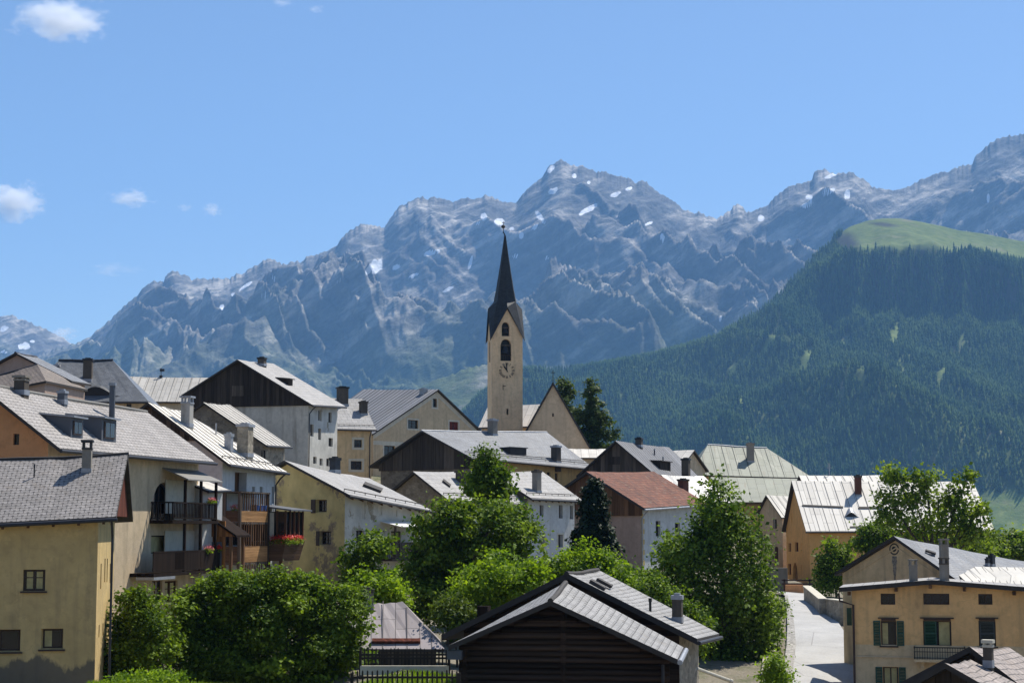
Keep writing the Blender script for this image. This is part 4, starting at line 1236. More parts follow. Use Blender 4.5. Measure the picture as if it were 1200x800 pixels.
def tree(name, label, cat, Y, lobes, foot, n, leaf, mat, group=None, seed=1, trunk=0.14, per=16, droop=0.0, gaps=0.0, dscale=1.45, up=0.5, show_limbs=True, shell=0.3, sigk=1.0):
    n = int(n * 1.25)
    """lobes: (px, py, rpx, rpy[, dY]) ellipses in the crown; foot: pixel x of the trunk foot"""
    rg = np.random.default_rng(seed)
    k = Y / FPX
    fx = (foot - 600) / FPX * Y
    fz = gz(fx, Y) - 0.1
    root = empty(name, (fx, Y, fz)); tag(root, label, cat, group)
    VS, FS, RN, base = [], [], [], 0
    new = []
    for l in lobes:
        if l[2] < 13: new.append(l); continue
        dY0 = l[4] if len(l) > 4 else rg.uniform(-.25, .25) * l[2] * k
        for q in range(13):
            v = rg.normal(size=3); v[1] *= .8; v /= np.linalg.norm(v); rr = rg.uniform(.66, .98)
            s_ = rg.uniform(.24, .44)
            new.append((l[0] + v[0] * l[2] * rr, l[1] + v[2] * l[3] * rr, l[2] * s_, l[3] * s_ * rg.uniform(.75, 1.0), dY0 + v[1] * rr * l[2] * k * dscale))
        new.append((l[0], l[1], l[2] * .62, l[3] * .62, dY0))
        for q in range(4):
            a = rg.uniform(.15, 2.99); rr = rg.uniform(1.0, 1.22)
            new.append((l[0] + math.cos(a) * l[2] * rr, l[1] - math.sin(a) * l[3] * rr, l[2] * rg.uniform(.10, .17), l[3] * rg.uniform(.10, .2), dY0 + rg.uniform(-.4, .4) * l[2] * k))
    big = lobes; lobes = new
    tot = sum(l[2] * l[3] for l in lobes)
    ends = []
    for l in lobes:
        dY = l[4] if len(l) > 4 else rg.uniform(-.25, .25) * l[2] * k
        c = np.array(P(l[0], l[1], Y + dY)); rx, rz = l[2] * k, l[3] * k; ry = rx * 0.85 * dscale
        m = max(4, int(n * l[2] * l[3] / tot / per))
        d = rg.normal(size=(m, 3)); d /= np.linalg.norm(d, axis=1)[:, None]
        rad = rg.uniform(0, 1, m) ** (1 / 3.0); rad = shell * (0.72 + 0.34 * rg.uniform(size=m)) + (1 - shell) * rad
        wob = 1 + 0.22 * np.sin(d[:, 0] * 4.1 + seed) * np.sin(d[:, 2] * 5.3 + 1.7 * seed) + 0.1 * rg.normal(size=m)
        q = c + d * (rad * wob)[:, None] * np.array([rx, ry, rz])
        if gaps:
            g = np.array([mnoise.noise(V(x) * (1.1 / max(rx, .5) * 1.6) + V((seed, 0, 0))) for x in q])
            kp = g > (gaps - 0.5); q, d = q[kp], d[kp]
        m = len(q)
        if m == 0: continue
        zfl = fz + 0.15
        q[:, 2] = np.maximum(q[:, 2], zfl)
        lf = leaf * rg.uniform(.72, 1.35)
        sig = rg.uniform(0.7, 1.7, m) * leaf * 1.15 * sigk
        vs, fs, nn = leaf_cloud(rg, q, sig, per, lf, d, droop, up)
        VS.append(vs); FS.append(fs + base); base += len(vs)
        cl = np.repeat(np.clip(rg.normal(0.45, 0.16, m) + rg.normal(0, .20), 0, 1), per)
        RN.append(np.clip(cl + rg.normal(0, 0.14, nn), 0, 1))
    for l in big:
        dY = l[4] if len(l) > 4 else 0
        ends.append((np.array(P(l[0], l[1], Y + dY)), l[3] * k))
    np_mesh('crown', np.concatenate(VS), np.concatenate(FS), [M[mat]], root, attrs={'rnd': ('FACE', np.concatenate(RN))})
    t = MB()
    top = max(e[0][2] for e in ends); mz = fz + (top - fz) * 0.35
    cx = float(np.mean([e[0][0] for e in ends])); cy = float(np.mean([e[0][1] for e in ends]))
    fork = V((lerp(fx, cx, .5), lerp(Y, cy, .5), mz))
    t.tube([V((fx, Y, fz - .3)), V((lerp(fx, fork.x, .3), Y, lerp(fz, mz, .4))), fork], [trunk * 1.25, trunk, trunk * .85], 9)
    if show_limbs:
        for (c, rz) in ends:
            c = V(c); mid = lerp(fork, c, .55) + V((rg.normal() * .15, rg.normal() * .15, -.1))
            t.tube([fork, mid, c, c + V((rg.normal() * .2, 0, rz * .75))], [trunk * .6, trunk * .38, trunk * .2, trunk * .06], 6)
            for q in range(4):
                e = c + V((rg.normal() * rz * .6, rg.normal() * rz * .6, rg.normal() * rz * .45)); s0 = lerp(mid, c, rg.uniform(.2, 1))
                t.tube([s0, lerp(s0, e, .5) + V((0, 0, .08)), e], [trunk * .16, trunk * .1, trunk * .03], 5)
    t.build('trunk', M['bark'], root)
    return root
def spruce(name, label, px, pyt, pyb, Y, rpx, seed, mat='needle', group=None, leaf=0.34, tiers=16, open_=1.0, foot=None, powr=0.8):
    rg = np.random.default_rng(seed)
    k = Y / FPX
    top = np.array(P(px, pyt, Y)); bz = float(P(px, pyb, Y).z); fx = top[0]
    fz = min(gz(fx, Y), bz) - .2
    root = empty(name, (fx, Y, fz)); tag(root, label, 'tree', group)
    H = top[2] - bz
    C, O, S = [], [], []
    t = MB()
    t.tube([V((fx, Y, fz)), V((fx, Y, lerp(bz, top[2], .5))), V((fx, Y, top[2]))], [H * .024, H * .014, .02], 8)
    for i in range(tiers):
        f = (i + rg.uniform(-.3, .3)) / tiers; f = min(max(f, 0), .985)
        z = bz + H * f; rr = rpx * k * (1 - f) ** powr * rg.uniform(.78, 1.12) + .12
        nb = int(4 + 3 * (1 - f))
        for b in range(nb):
            an = rg.uniform(0, 6.28); L = rr * rg.uniform(.65, 1.15)
            dr = np.array([math.cos(an), math.sin(an)])
            e = V((fx + dr[0] * L, Y + dr[1] * L, z - L * .18))
            t.tube([V((fx, Y, z)), V((fx + dr[0] * L * .6, Y + dr[1] * L * .6, z - L * .2)), e], [.05, .03, .012], 4, cap=False)
            ns = max(2, int(L / (leaf * .55) * open_))
            for q in range(ns):
                w = (q + .7) / ns
                C.append((fx + dr[0] * L * w, Y + dr[1] * L * w, z - L * .2 * math.sin(w * 2.4) - .05)); O.append((dr[0], dr[1], .1)); S.append(leaf * (.5 + .35 * (1 - w)))
    C, O, S = np.array(C), np.array(O), np.array(S)
    vs, fs, n = leaf_cloud(rg, C, S, 9, leaf, O, 0.10, 0.8)
    rn = np.clip(np.repeat(rg.normal(.42, .2, len(C)), 9) + rg.normal(0, .15, n), 0, 1)
    np_mesh('crown', vs, fs, [M[mat]], root, attrs={'rnd': ('FACE', rn)})
    t.build('trunk', M['bark'], root)
    return root
def flowers(name, label, pts, mat, seed, r=0.14, group=None, n=60, green=True):
    """a clump of blossoms with some leaves, standing in a box or pot"""
    rg = np.random.default_rng(seed)
    pts = np.array([tuple(p) for p in pts])
    root = empty(name, tuple(pts.mean(0))); tag(root, label, 'flowers', group)
    O = np.tile(np.array([[0, -0.3, .6]]), (len(pts), 1))
    vs, fs, k = leaf_cloud(rg, pts + np.array([0, 0, r * .6]), np.full(len(pts), r * .55), n, .085, O, 0, .6)
    np_mesh('blossoms', vs, fs, [M[mat]], root)
    if green:
        vs, fs, k = leaf_cloud(rg, pts - np.array([0, 0, r * .2]), np.full(len(pts), r * .6), n, .09, O, 0, .6)
        np_mesh('leaves', vs, fs, [M['leaf_bright']], root, attrs={'rnd': ('FACE', rg.uniform(size=k))})
    return root
U3 = V((0, 0, 1))
HG = None
# ================================================================== left cluster
h = House('plaster_house', 'ochre plaster house with grey shingle roof in the bottom left corner', 'house', (136,605), 66, -7, -1, lpt=(-45,614), W=7.2, r=0.6, apex=(None,531), oe=0.45, og=0.68, roof='shingle', wall='yellow')
h.window('E', (27,667,53,692), 'cross', 0.2, sill=True, surround=None, curtain=[(.14,.42,.1,.9),(.58,.86,.1,.9)])
h.window('E', (-3,737,24,763), 'plain', 0.24, mull=None, sill=True, splay=.05)
h.window('E', (48,736,74,760), 'plain', 0.24, sill=True, splay=.05, curtain=[(.55,.92,.05,.95)])
for a, b, c in ((1.2,660,690),(2.6,654,682),(3.5,654,682),(4.7,660,683),(1.0,732,747),(2.4,730,745)):
    o_, d_, n_, nn_ = h.face('G'); z0, z1 = zat(o_.y + a, c), zat(o_.y + a, b)
    h.window('G', (a, a + .35, z0, z1, 0), 'plain', 0.3)
h.build_walls()
h.cladding(604, mat='redwood', out=0.5, batten=False)
h.wall.data.materials[0] = plaster('dark_foot_ochre_plaster', (0.58, 0.42, 0.19), 0.2, 0.3, footz=zat(66, 772) - h.zb)  # wall darkens towards its foot, with a ragged upper edge
h.gutter('darkmetal', down=0.15)
h.rafters()
h.chimney(101, 553, 515, 10.5, 'chim', 'slab', capm='darkmetal', dep=1.2)
h.chimney(40, 558, 544, 1.6, 'darkmetal', 'pipe', capm='darkmetal')
h.ridgecap('edge', .08)

h = House('slate_house', 'long house with a pale slate roof, orange gable and shady wooden balconies', 'house', (70,525), 72, 80, 1, lpt=(252,541), W=7.4, r=0.5, apex=(None,447), rf=482, oe=0.7, og=0.45, roof='shingle2', wall='beige', gwall='orange')
sE = lambda H, px, py=600: hitv(px, py, H.pt(H.oe, 0, 0), H.e)[0]
h.window('E', (176,565,205,610), 'plain', 0.25, arch=True)
h.window('E', (177,627,204,648), 'plain', 0.3, pane='curtain')
h.window('E', (178,680,190,706), 'cross', 0.15, frame='brownwood', curtain=[(.2,.45,.1,.9)])
h.window('E', (193,680,208,705), 'cross', 0.15, frame='brownwood', curtain=[(.15,.4,.05,.9),(.6,.85,.05,.9)])
h.window('G', (15.5,508,22.5,521), 'plain', 0.15)
h.build_walls()
h.gutter('darkmetal', down=None)
h.dormer(83, 97, 513, 490, 'zinc', 'bluemetal', 0.10)
h.dormer(119, 136, 517, 491, 'zinc', 'bluemetal', 0.10)
h.chimney(25, 461, 440, 13, 'chimdark', 'slab', capm='chim')
h.chimney(73, 472, 458, 9, 'bluemetal', 'plain', capm='zinc')
h.chimney(131, 489, 449, 7, 'bluemetal', 'pipe', capm='zinc')
h.ridgecap('palemetal', .09)
H2 = h
# wooden gallery with canopy on the wall
def hbox(m, H, u0, u1, s0, s1, z0, z1, mi=0):
    A = [H.pt(u0, s0, z0), H.pt(u1, s0, z0), H.pt(u1, s1, z0), H.pt(u0, s1, z0)]
    B = [H.pt(u0, s0, z1), H.pt(u1, s0, z1), H.pt(u1, s1, z1), H.pt(u0, s1, z1)]
    m.hexa(A, B, mi)
def zz(H, u, s, py): return zat(H.pt(u, s, 0).y, py)
w0 = H2.oe
gs0, gs1 = sE(H2, 190), sE(H2, 229)
D1 = 1.15
zu = zz(H2, w0, (gs0 + gs1) / 2, 609); zl = zz(H2, w0, (gs0 + gs1) / 2, 668)
c = MB()
ztop = zz(H2, w0, gs0, 549)
q = [H2.pt(w0 - .01, gs0 - .1, ztop), H2.pt(w0 - .01, gs1 + .3, ztop), H2.pt(w0 - D1 - .15, gs1 + .3, ztop - .55), H2.pt(w0 - D1 - .15, gs0 - .1, ztop - .55)]
c.prism(q, V((0, 0, .06)))
o = c.build('canopy_roof', M['palemetal'], H2.root)
m = MB()
for s in (gs0 + .1, (gs0 + gs1) / 2, gs1 - .1):
    hbox(m, H2, w0 - D1 + .02, w0 - D1 + .14, s, s + .12, zl - .05, ztop - .52)
m.build('gallery_posts', M['shadewood'], H2.root)
m = MB()
hbox(m, H2, w0 - D1, w0 - .01, gs0 - 1.6, gs1 + .1, zu - .18, zu - .02)
m.build('balcony_floor', M['shadewood'], H2.root)
def railing(H, u, s0, s1, z, hgt, mat, solid=False, name='railing', step=0.13, ends=None):
    m = MB()
    hbox(m, H, u - .03, u + .03, s0, s1, z + hgt - .07, z + hgt)
    hbox(m, H, u - .025, u + .025, s0, s1, z + .06, z + .12)
    if solid: hbox(m, H, u - .02, u + .02, s0, s1, z + .12, z + hgt - .07)
    else:
        s = s0
        while s < s1 - .04:
            hbox(m, H, u - .018, u + .018, s, s + .06, z + .12, z + hgt - .07); s += step
    if ends is not None:
        for s in (s0, s1 - .05):
            uu = u
            while uu < ends:
                hbox(m, H, uu, uu + .05, s, s + .04, z + .06, z + hgt - .07); uu += step
            hbox(m, H, u, ends, s, s + .05, z + hgt - .07, z + hgt)
    return m.build(name, M[mat], H.root)
railing(H2, w0 - D1 + .05, gs0 - 1.5, gs1 + .05, zu - .02, .85, 'shadewood', ends=w0 - .02, step=.2)
ls0, ls1 = sE(H2, 152, 660), sE(H2, 233, 660)
m = MB(); hbox(m, H2, w0 - D1, w0 - .01, ls0, ls1, zl - .16, zl)
m.build('balcony_floor', M['shadewood'], H2.root)
lsm = sE(H2, 178, 660); lsn = gs0
railing(H2, w0 - D1 + .05, ls0, lsm, zl, .98, 'shadewood', True)
railing(H2, w0 - D1 + .05, lsm, lsn, zl, .98, 'shadewood')
railing(H2, w0 - D1 + .05, lsn, ls1, zl, .98, 'shadewood', True)
m = MB(); hbox(m, H2, w0 - D1 - .01, w0 - .3, ls0, lsm, zl - .3, zl - .17); m.build('balcony_beam', M['zinc'], H2.root)
# white panels of the gallery, seen between the posts
m = MB(); hbox(m, H2, w0 - .06, w0 - .012, gs0 + .3, gs1 - .2, zu + .3, zu + 1.9); m.build('gallery_door', M['trim'], H2.root)
m = MB(); hbox(m, H2, w0 - .06, w0 - .012, gs0 + .3, gs1 - .2, zl + .1, zl + 1.9); m.build('gallery_door', M['trim'], H2.root)
flowers('potted_flowers', 'green potted plant with pink blossoms on the upper dark balcony', [H2.pt(w0 - D1 + .06, gs1 - .5 - k * .25, zu + .92) for k in range(3)], 'flower_pink', 3)
for k, (s, mt, lb) in enumerate(((gs1 + .3, 'flower_red', 'red blossoms at the far end of the lower balcony rail'), (gs1 - 1.4, 'flower_pink', 'pale pink blossoms and leaves midway along the lower balcony rail'))):
    flowers('potted_flowers', lb, [H2.pt(w0 - D1 + .02, s + j * .25, zl + .98) for j in range(3)], mt, 5 + k)

# small shed-roofed timber porch beyond the gallery
ps0 = gs1 + .5; ps1 = H2.L - .5
pc = H2.pt(w0 - 1.2, (ps0 + ps1) / 2, 0)
pr = empty('timber_porch', (pc.x, pc.y, gz(pc.x, pc.y) - .3)); tag(pr, 'orange brown timber porch with a sloping roof beside the shady balconies', 'porch')
zp = zz(H2, w0 - .5, ps0, 602)
m = MB(); zb_ = pr.location.z
hbox(m, H2, w0 - 1.35, w0 - .03, ps0 + .1, ps0 + .2, zl - .1, zp - .35)
tr_ = [H2.pt(w0 - .03, ps0 + .05, zp + .1), H2.pt(w0 - 1.9, ps0 + .05, zp - 1.12), H2.pt(w0 - .03, ps0 + .05, zp - 1.12)]; m.prism(tr_, H2.e * -.06); m.build('boarding', M['warmwood'], pr)
m = MB(); m.prism([H2.pt(w0 - .02, ps0 - .1, zp + .15), H2.pt(w0 - 2.0, ps0 - .1, zp - 1.15), H2.pt(w0 - 2.0, ps0 + 2.2, zp - 1.15), H2.pt(w0 - .02, ps0 + 2.2, zp + .15)], V((0, 0, .1)))
m.build('roof', M['shadewood'], pr)
m = MB(); hbox(m, H2, w0 - 1.75, w0 - 1.6, ps0, ps0 + .15, zb_, zp - .95); hbox(m, H2, w0 - 1.75, w0 - 1.6, ps0 + 1.9, ps0 + 2.05, zb_, zp - .95); m.build('post', M['brownwood'], pr)
m = MB(); hbox(m, H2, w0 - 1.2, w0 - .5, ps0 + .04, ps0 + .09, zl, zl + 1.35); m.build('door', M['bluemetal'], pr)
m = MB(); hbox(m, H2, w0 - 1.6, w0 - .03, ps0 + .22, ps0 + .3, zb_, zl - .12); m.build('lower_boarding', M['redwood'], pr)

h = House('gabled_house', 'tall white house with bright sheet roof, timber gallery and stone chimney', 'house', (268,543), 95, 77, 1, lpt=(337,553), apex=(173,471), rf=481, hip1=4.6, oe=0.55, og=0.5, roof='whitemetal', wall='bluewhite', gwall='bluewhite')
h.window('E', (275,553,289,578), 'plain', 0.5, frame='brownwood', pane='brownwood')
for a in (297,306,320):
    h.window('E', (a-1.6,570,a+1.6,590), 'plain', 0.25, frame='wframe')
h.build_walls()
h.cladding(516, mat='greywood', out=0.05)
h.gutter('darkmetal', down=h.L - .6)
h.snowguard(.45)
h.seams(.85)
h.chimney(219, 499, 464, 11, 'graywhite' if 'graywhite' in M else 'chim', 'arch', capm='zinc')
h.chimney(287, 534, 497, 17, 'rubble', 'plain', capm='zinc', dep=.8)
h.chimney(268, 527, 508, 8, 'zinc', 'plain')
h.chimney(253, 509, 496, 1.4, 'zinc', 'pipe')
H3 = h; w3 = h.oe
# timber gallery
z_ = lambda u, s, py: zz(H3, u, s, py)
g0, g1 = H3.og + .02, sE(H3, 294) + .1
gu = w3 - 1.05
zt = z_(gu, g0, 577); za = z_(gu, g0, 598); zb2 = z_(gu, g0, 611); zc = z_(gu, g0, 640); zd = z_(gu, g0, 659); ze = z_(gu, g0, 705)
gal = 'gallery'
m = MB()
for (u, s) in ((gu, g0), (gu, g1 - .16), (w3 - .2, g0)): hbox(m, H3, u, u + .16, s, s + .16, ze, zt)
gp = m.build('gallery', M['greywood'], H3.root)
m = MB(); hbox(m, H3, gu - .05, w3 - .02, g0 - .06, g1, zt, zt + .08); m.build('hand_rail', M['greywood'], gp)
for (zx, zy) in ((za, zb2), (zc, zd)):
    m = MB(); hbox(m, H3, gu + .02, gu + .06, g0 + .17, g1 - .17, zy, zx); m.build('parapet', M['planks'], gp)
    m = MB(); hbox(m, H3, gu + .17, w3 - .21, g0 + .02, g0 + .06, zy, zx); m.build('parapet', M['hplanks'], gp)
    m = MB(); hbox(m, H3, gu + .03, w3 - .02, g0 + .03, g1, zy - .12, zy - .01); m.build('floor', M['greywood'], gp)
for (zx, zy) in ((zt, za), (zb2, zc), (zd, ze)):
    m = MB(); s = g0 + .3
    while s < g1 - .2: hbox(m, H3, gu + .03, gu + .08, s, s + .07, zy + .02, zx); s += .34
    m.build('balusters', M['brownwood'], gp)
m = MB(); hbox(m, H3, w3 - .25, w3 - .015, g0 + .2, g1, zd + .0, zc - .8) if False else hbox(m, H3, w3 - .12, w3 - .02, g0 + .3, g1 - .2, zb2 - 1.25, zb2 - .15); m.build('glazing', M['glass'], gp)
for k in range(3):
    pt_ = H3.pt(gu + .12, g1 - .5 - .55 * k, za + .02)
    m = MB(); m.tube([pt_, pt_ + U3 * .3], [.11, .16], 10); o = m.build('flower_pot', M['blue'], loc=tuple(pt_)); tag(o, ('blue flower pot on the timber gallery, nearest the red flower oriel', 'middle one of three blue flower pots on the timber gallery', 'blue flower pot on the timber gallery, nearest its corner post')[k], 'flower pot', 'blue pots on the gallery')
flowers('potted_flowers', 'pink potted flowers on the open top deck of the timber gallery', [H3.pt(gu + .45, g0 + .25, za + .05)], 'flower_pink', 9, r=.22, n=120)
# oriel with flower box
s0_, s1_ = g1 + .15, g1 + 3.2
ou = w3 - 2.0
zr = z_(ou, s0_, 598); zf0 = z_(ou, s0_, 634); zf1 = z_(ou, s0_, 657)
m = MB()
A = [H3.pt(w3 - .02, s0_, zf1), H3.pt(ou + .25, s0_, zf1), H3.pt(ou + .25, s1_ - .2, zf1), H3.pt(w3 - .02, s1_ - .2, zf1)]
B = [H3.pt(w3 - .02, s0_ - .1, zf0), H3.pt(ou, s0_ - .1, zf0), H3.pt(ou, s1_, zf0), H3.pt(w3 - .02, s1_, zf0)]
m.hexa(A, B); og_ = m.build('oriel', M['hplanks'], H3.root)
m = MB(); m.prism([H3.pt(w3 - .02, s0_ - .25, zr + .28), H3.pt(ou - .35, s0_ - .25, zr - .02), H3.pt(ou - .35, s1_ + .2, zr - .02), H3.pt(w3 - .02, s1_ + .2, zr + .28)], U3 * .08); m.build('oriel_roof', M['bluemetal'], og_)
m = MB(); 
for t in (0.02, .5, 1.0, 1.5, 1.78): hbox(m, H3, ou + t, ou + t + .1, s0_, s0_ + .08, zf0 + .02, zr - .0)
for t in (.7, 1.4, 2.1, 2.8): hbox(m, H3, ou + .02, ou + .1, s0_ + t, s0_ + t + .1, zf0 + .02, zr)
m.build('oriel_frame', M['brownwood'], og_)
m = MB(); hbox(m, H3, ou + .12, w3 - .05, s0_ + .1, s1_ - .1, zf0 + .02, zr - .05); m.build('oriel_glazing', M['glass'], og_)
m = MB(); hbox(m, H3, ou + .75, ou + 1.0, s0_ + .04, s0_ + .07, zf0 + .05, zr - .1); m.build('curtain', M['trim'], og_)
m = MB(); hbox(m, H3, w3 - .9, w3 - .75, s0_ + .4, s0_ + .55, ze - 1, zf1 - .01); hbox(m, H3, ou + .4, ou + .55, s0_ + .4, s0_ + .55, ze - 1, zf1 - .01); m.build('oriel_post', M['brownwood'], og_)
m = MB(); hbox(m, H3, ou + .6, w3 - .95, s0_ + .7, s0_ + .8, ze - 1, zf1 - .02); m.build('white_wall', M['white'], og_)
flowers('red_flowers', 'bright red geraniums spilling over the oriel box of the timber gallery house', [H3.pt(ou - .02, s0_ + .15 * j, zf0 + .05) for j in range(-1, 16)] + [H3.pt(ou + .15 * j, s0_ - .1, zf0 + .05) for j in range(0, 6)], 'flower_red', 15, r=.2, n=70)

# ---------------------------------------------------------------- upper left roofs
h = House('shingle_house', 'brown shingled house at the left edge under a bent dark ridge', 'house', (54,446), 128, 8, -1, lpt=(-70,470), W=8, apex=(None,426), oe=.3, og=.2, hip0=2.4, roof='brownshingle', wall='pink')
h.zb = gz(h.EC.x, h.EC.y) - 1
h.build_walls(); h.ridgecap('darkmetal', .07)
h = House('pointed_house', 'small grey gabled roof with dark apex, rising behind brown shingles at left', 'house', (84,446), 134, 78, 1, L=3.4, apex=(18,413), oe=.4, og=.3, roof='slate_mid', wall='pink')
h.window('G', (56.5,447,61.5,452), 'plain', .15); h.build_walls(); h.ridgecap('darkmetal', .1)
h = House('slate_hip_house', 'dark slate hipped roof with a shadowed chimney and eyebrow dormer', 'house', (174,470), 142, -4, -1, lpt=(22,470), W=9.5, apex=(None,422), oe=.5, og=.5, hip0=3.6, hip1=2.2, roof='slate', wall='beige')
h.window('E', (148,473,154,481), 'plain', .15); h.build_walls()
h.chimney(102, 446, 420, 10, 'chimdark', 'plain', capm='darkmetal')
h.chimney(66, 437, 427, 6, 'bluemetal', 'plain', capm='zinc')
h.ridgecap('darkmetal', .12); h.gutter('darkmetal')
p, u_, s_ = h.roof_hit(112, 464)
m = MB()                                                    # eyebrow dormer
N = 12; w_ = 1.9
for k in range(N):
    a, b = k / N * 2 - 1, (k + 1) / N * 2 - 1
    za, zb_ = .75 * (math.cos(a * math.pi) * .5 + .5), .75 * (math.cos(b * math.pi) * .5 + .5)
    f0, f1 = p + h.e * (a * w_) - h.g * .05, p + h.e * (b * w_) - h.g * .05
    tp = (h.zR0 - h.zE0) / h.uA
    def bk(q, z): return q + h.g * (z / (tp * .75) + .05) + U3 * (z + z / (tp * .75) * tp * .25)
    m.face([f0 + U3 * za, f1 + U3 * zb_, bk(f1, zb_), bk(f0, za)], 0)
    if za + zb_ > .02: m.face([f0 - U3 * .05 + h.g * .1, f1 - U3 * .05 + h.g * .1, f1 + h.g * .1 + U3 * (zb_ - .02), f0 + h.g * .1 + U3 * (za - .02)], 1)
m.build('eyebrow_dormer', [M['slate'], M['black']], h.root, recalc=False)

h = House('barn_house', 'pale sheet-metal roof with a weather vane behind the dark gabled house', 'house', (262,471), 186, -2, -1, lpt=(140,470), W=11, apex=(None,442), oe=.4, og=.3, roof='creammetal', wall='beige')
h.build_walls(); h.seams(.9)
p = h.pt(h.uA, 7.4, h.zR0)
m = MB(); m.tube([p - U3 * .1, p + U3 * 1.0], .04, 6); m.cbox((p.x + .1, p.y, p.z + .75), (1, 0, 0), (0, 1, 0), (.5, .03, .28)); m.cbox((p.x, p.y, p.z + .05), (1, 0, 0), (0, 1, 0), (.3, .3, .25))
m.build('weather_vane', M['darkmetal'], h.root)

h = House('dark_gabled_house', 'big house with black boarded gable, grey roof and streaked white side wall', 'house', (366,474), 150, 75, 1, lpt=(405,476), apex=(278,421), rf=426, gpt=(212,463), oe=.55, og=.55, roof='graytile', wall='white_old', gwall='offwhite')
for r_ in ((373,480,377,493),(385,483,388.5,495),(363.5,497,367.5,511),(373,502,376.5,515),(385,513,390,523),(367,535,371,543),(374.5,537,378,545),(382.5,537,386.5,546)):
    h.window('E', r_, 'plain', .22, frame='frame' if r_[1] > 480 else 'wframe')
h.build_walls(); h.cladding(475, mat='darkwood', out=.12)
o_, d_, n_, nn_ = h.face('G')
t0, t1, z0, z1 = h.frect('G', 273, 452, 287, 464)
m = MB(); m.prism([o_ + d_ * t0 + U3 * z0 + nn_ * .15, o_ + d_ * t1 + U3 * z0 + nn_ * .15, o_ + d_ * t1 + U3 * z1 + nn_ * .15, o_ + d_ * t0 + U3 * z1 + nn_ * .15], nn_ * .04); m.build('loft_shutter', M['greywood'], h.root)
h.gutter('darkmetal', down=.6)
h.chimney(307, 428, 419, 8, 'chimdark', 'plain', capm='black')
h.dormer(338, 343, 451.5, 444.5, 'graytile', 'darkwood', .1, win=False)

h = House('annex_house', 'low house with rubble gable and sheet roof under the black boarded gable', 'house', (312,521), 133, 75, 1, lpt=(341,523), apex=(238,471), rf=474, oe=.4, og=.3, roof='creammetal', wall='rubble', gwall='rubble_dark')
h.window('G', (316-10,527,310,540), 'plain', .2)
h.build_walls(); h.seams(.8); h.gutter('darkmetal')

h = House('narrow_house', 'narrow beige house with grey roof between black gable and tan gable', 'house', (441,503), 168, -24, -1, lpt=(392,502), W=8.2, r=.5, apex=(None,467), oe=.45, og=.3, roof='graytile', wall='gablegray')
for r_ in ((415,515,424,524),(411,540,424,550)): h.window('E', r_, 'cross', .2, surround=.22)
h.build_walls(); h.gutter('darkmetal', down=.5); h.snowguard(.4)
h.chimney(403, 475, 453, 11, 'chimdark', 'plain', capm='black')
h.chimney(427, 486, 470, 8, 'chimdark', 'plain')

h = House('tan_gabled_house', 'tan gabled house with pale window surrounds and grey seamed roof', 'house', (437,508), 178, 40, -1, L=11, apex=(514,456), gpt=(564,504), rf=456, oe=.35, og=.3, roof='graymetal', wall='tan', gwall='tan')
h.window('G', (507,467,512,477), 'plain', .2, surround=.18)
h.window('G', (478,492,490,502), 'cross', .2, surround=.16)
h.window('G', (526.5,494,537,504), 'cross', .2, surround=.16, louvre=[(0,.45,'red'),(.55,1,'red')])
h.window('G', (450,522,463,534), 'cross', .2, surround=.16)
h.build_walls(); h.seams(.62)
# pale painted band along the verge and the string course
o_, d_, n_, nn_ = h.face('G')
m = MB()
for (ta, tb) in ((0, h.uA - h.oe), (h.uA - h.oe, n_)):
    za, zb_ = h.zroof(h.oe + ta, h.og) - h.th - .03, h.zroof(h.oe + tb, h.og) - h.th - .03
    P4 = [o_ + d_ * ta + U3 * (za - .5), o_ + d_ * tb + U3 * (zb_ - .5), o_ + d_ * tb + U3 * zb_, o_ + d_ * ta + U3 * za]
    m.prism([x + nn_ * .004 for x in P4], nn_ * .02)
zc_ = zat(o_.y, 516); m.box(o_ + U3 * (zc_ - .4) + nn_ * .005, d_ * (n_ * .42), U3 * .4, nn_ * .018)
m.build('painted_band', M['trim'], h.root)
p = h.pt(h.uA + .1, 1.6, h.zR0)
h.chimney(494, 462, 455, 7, 'zinc', 'plain')

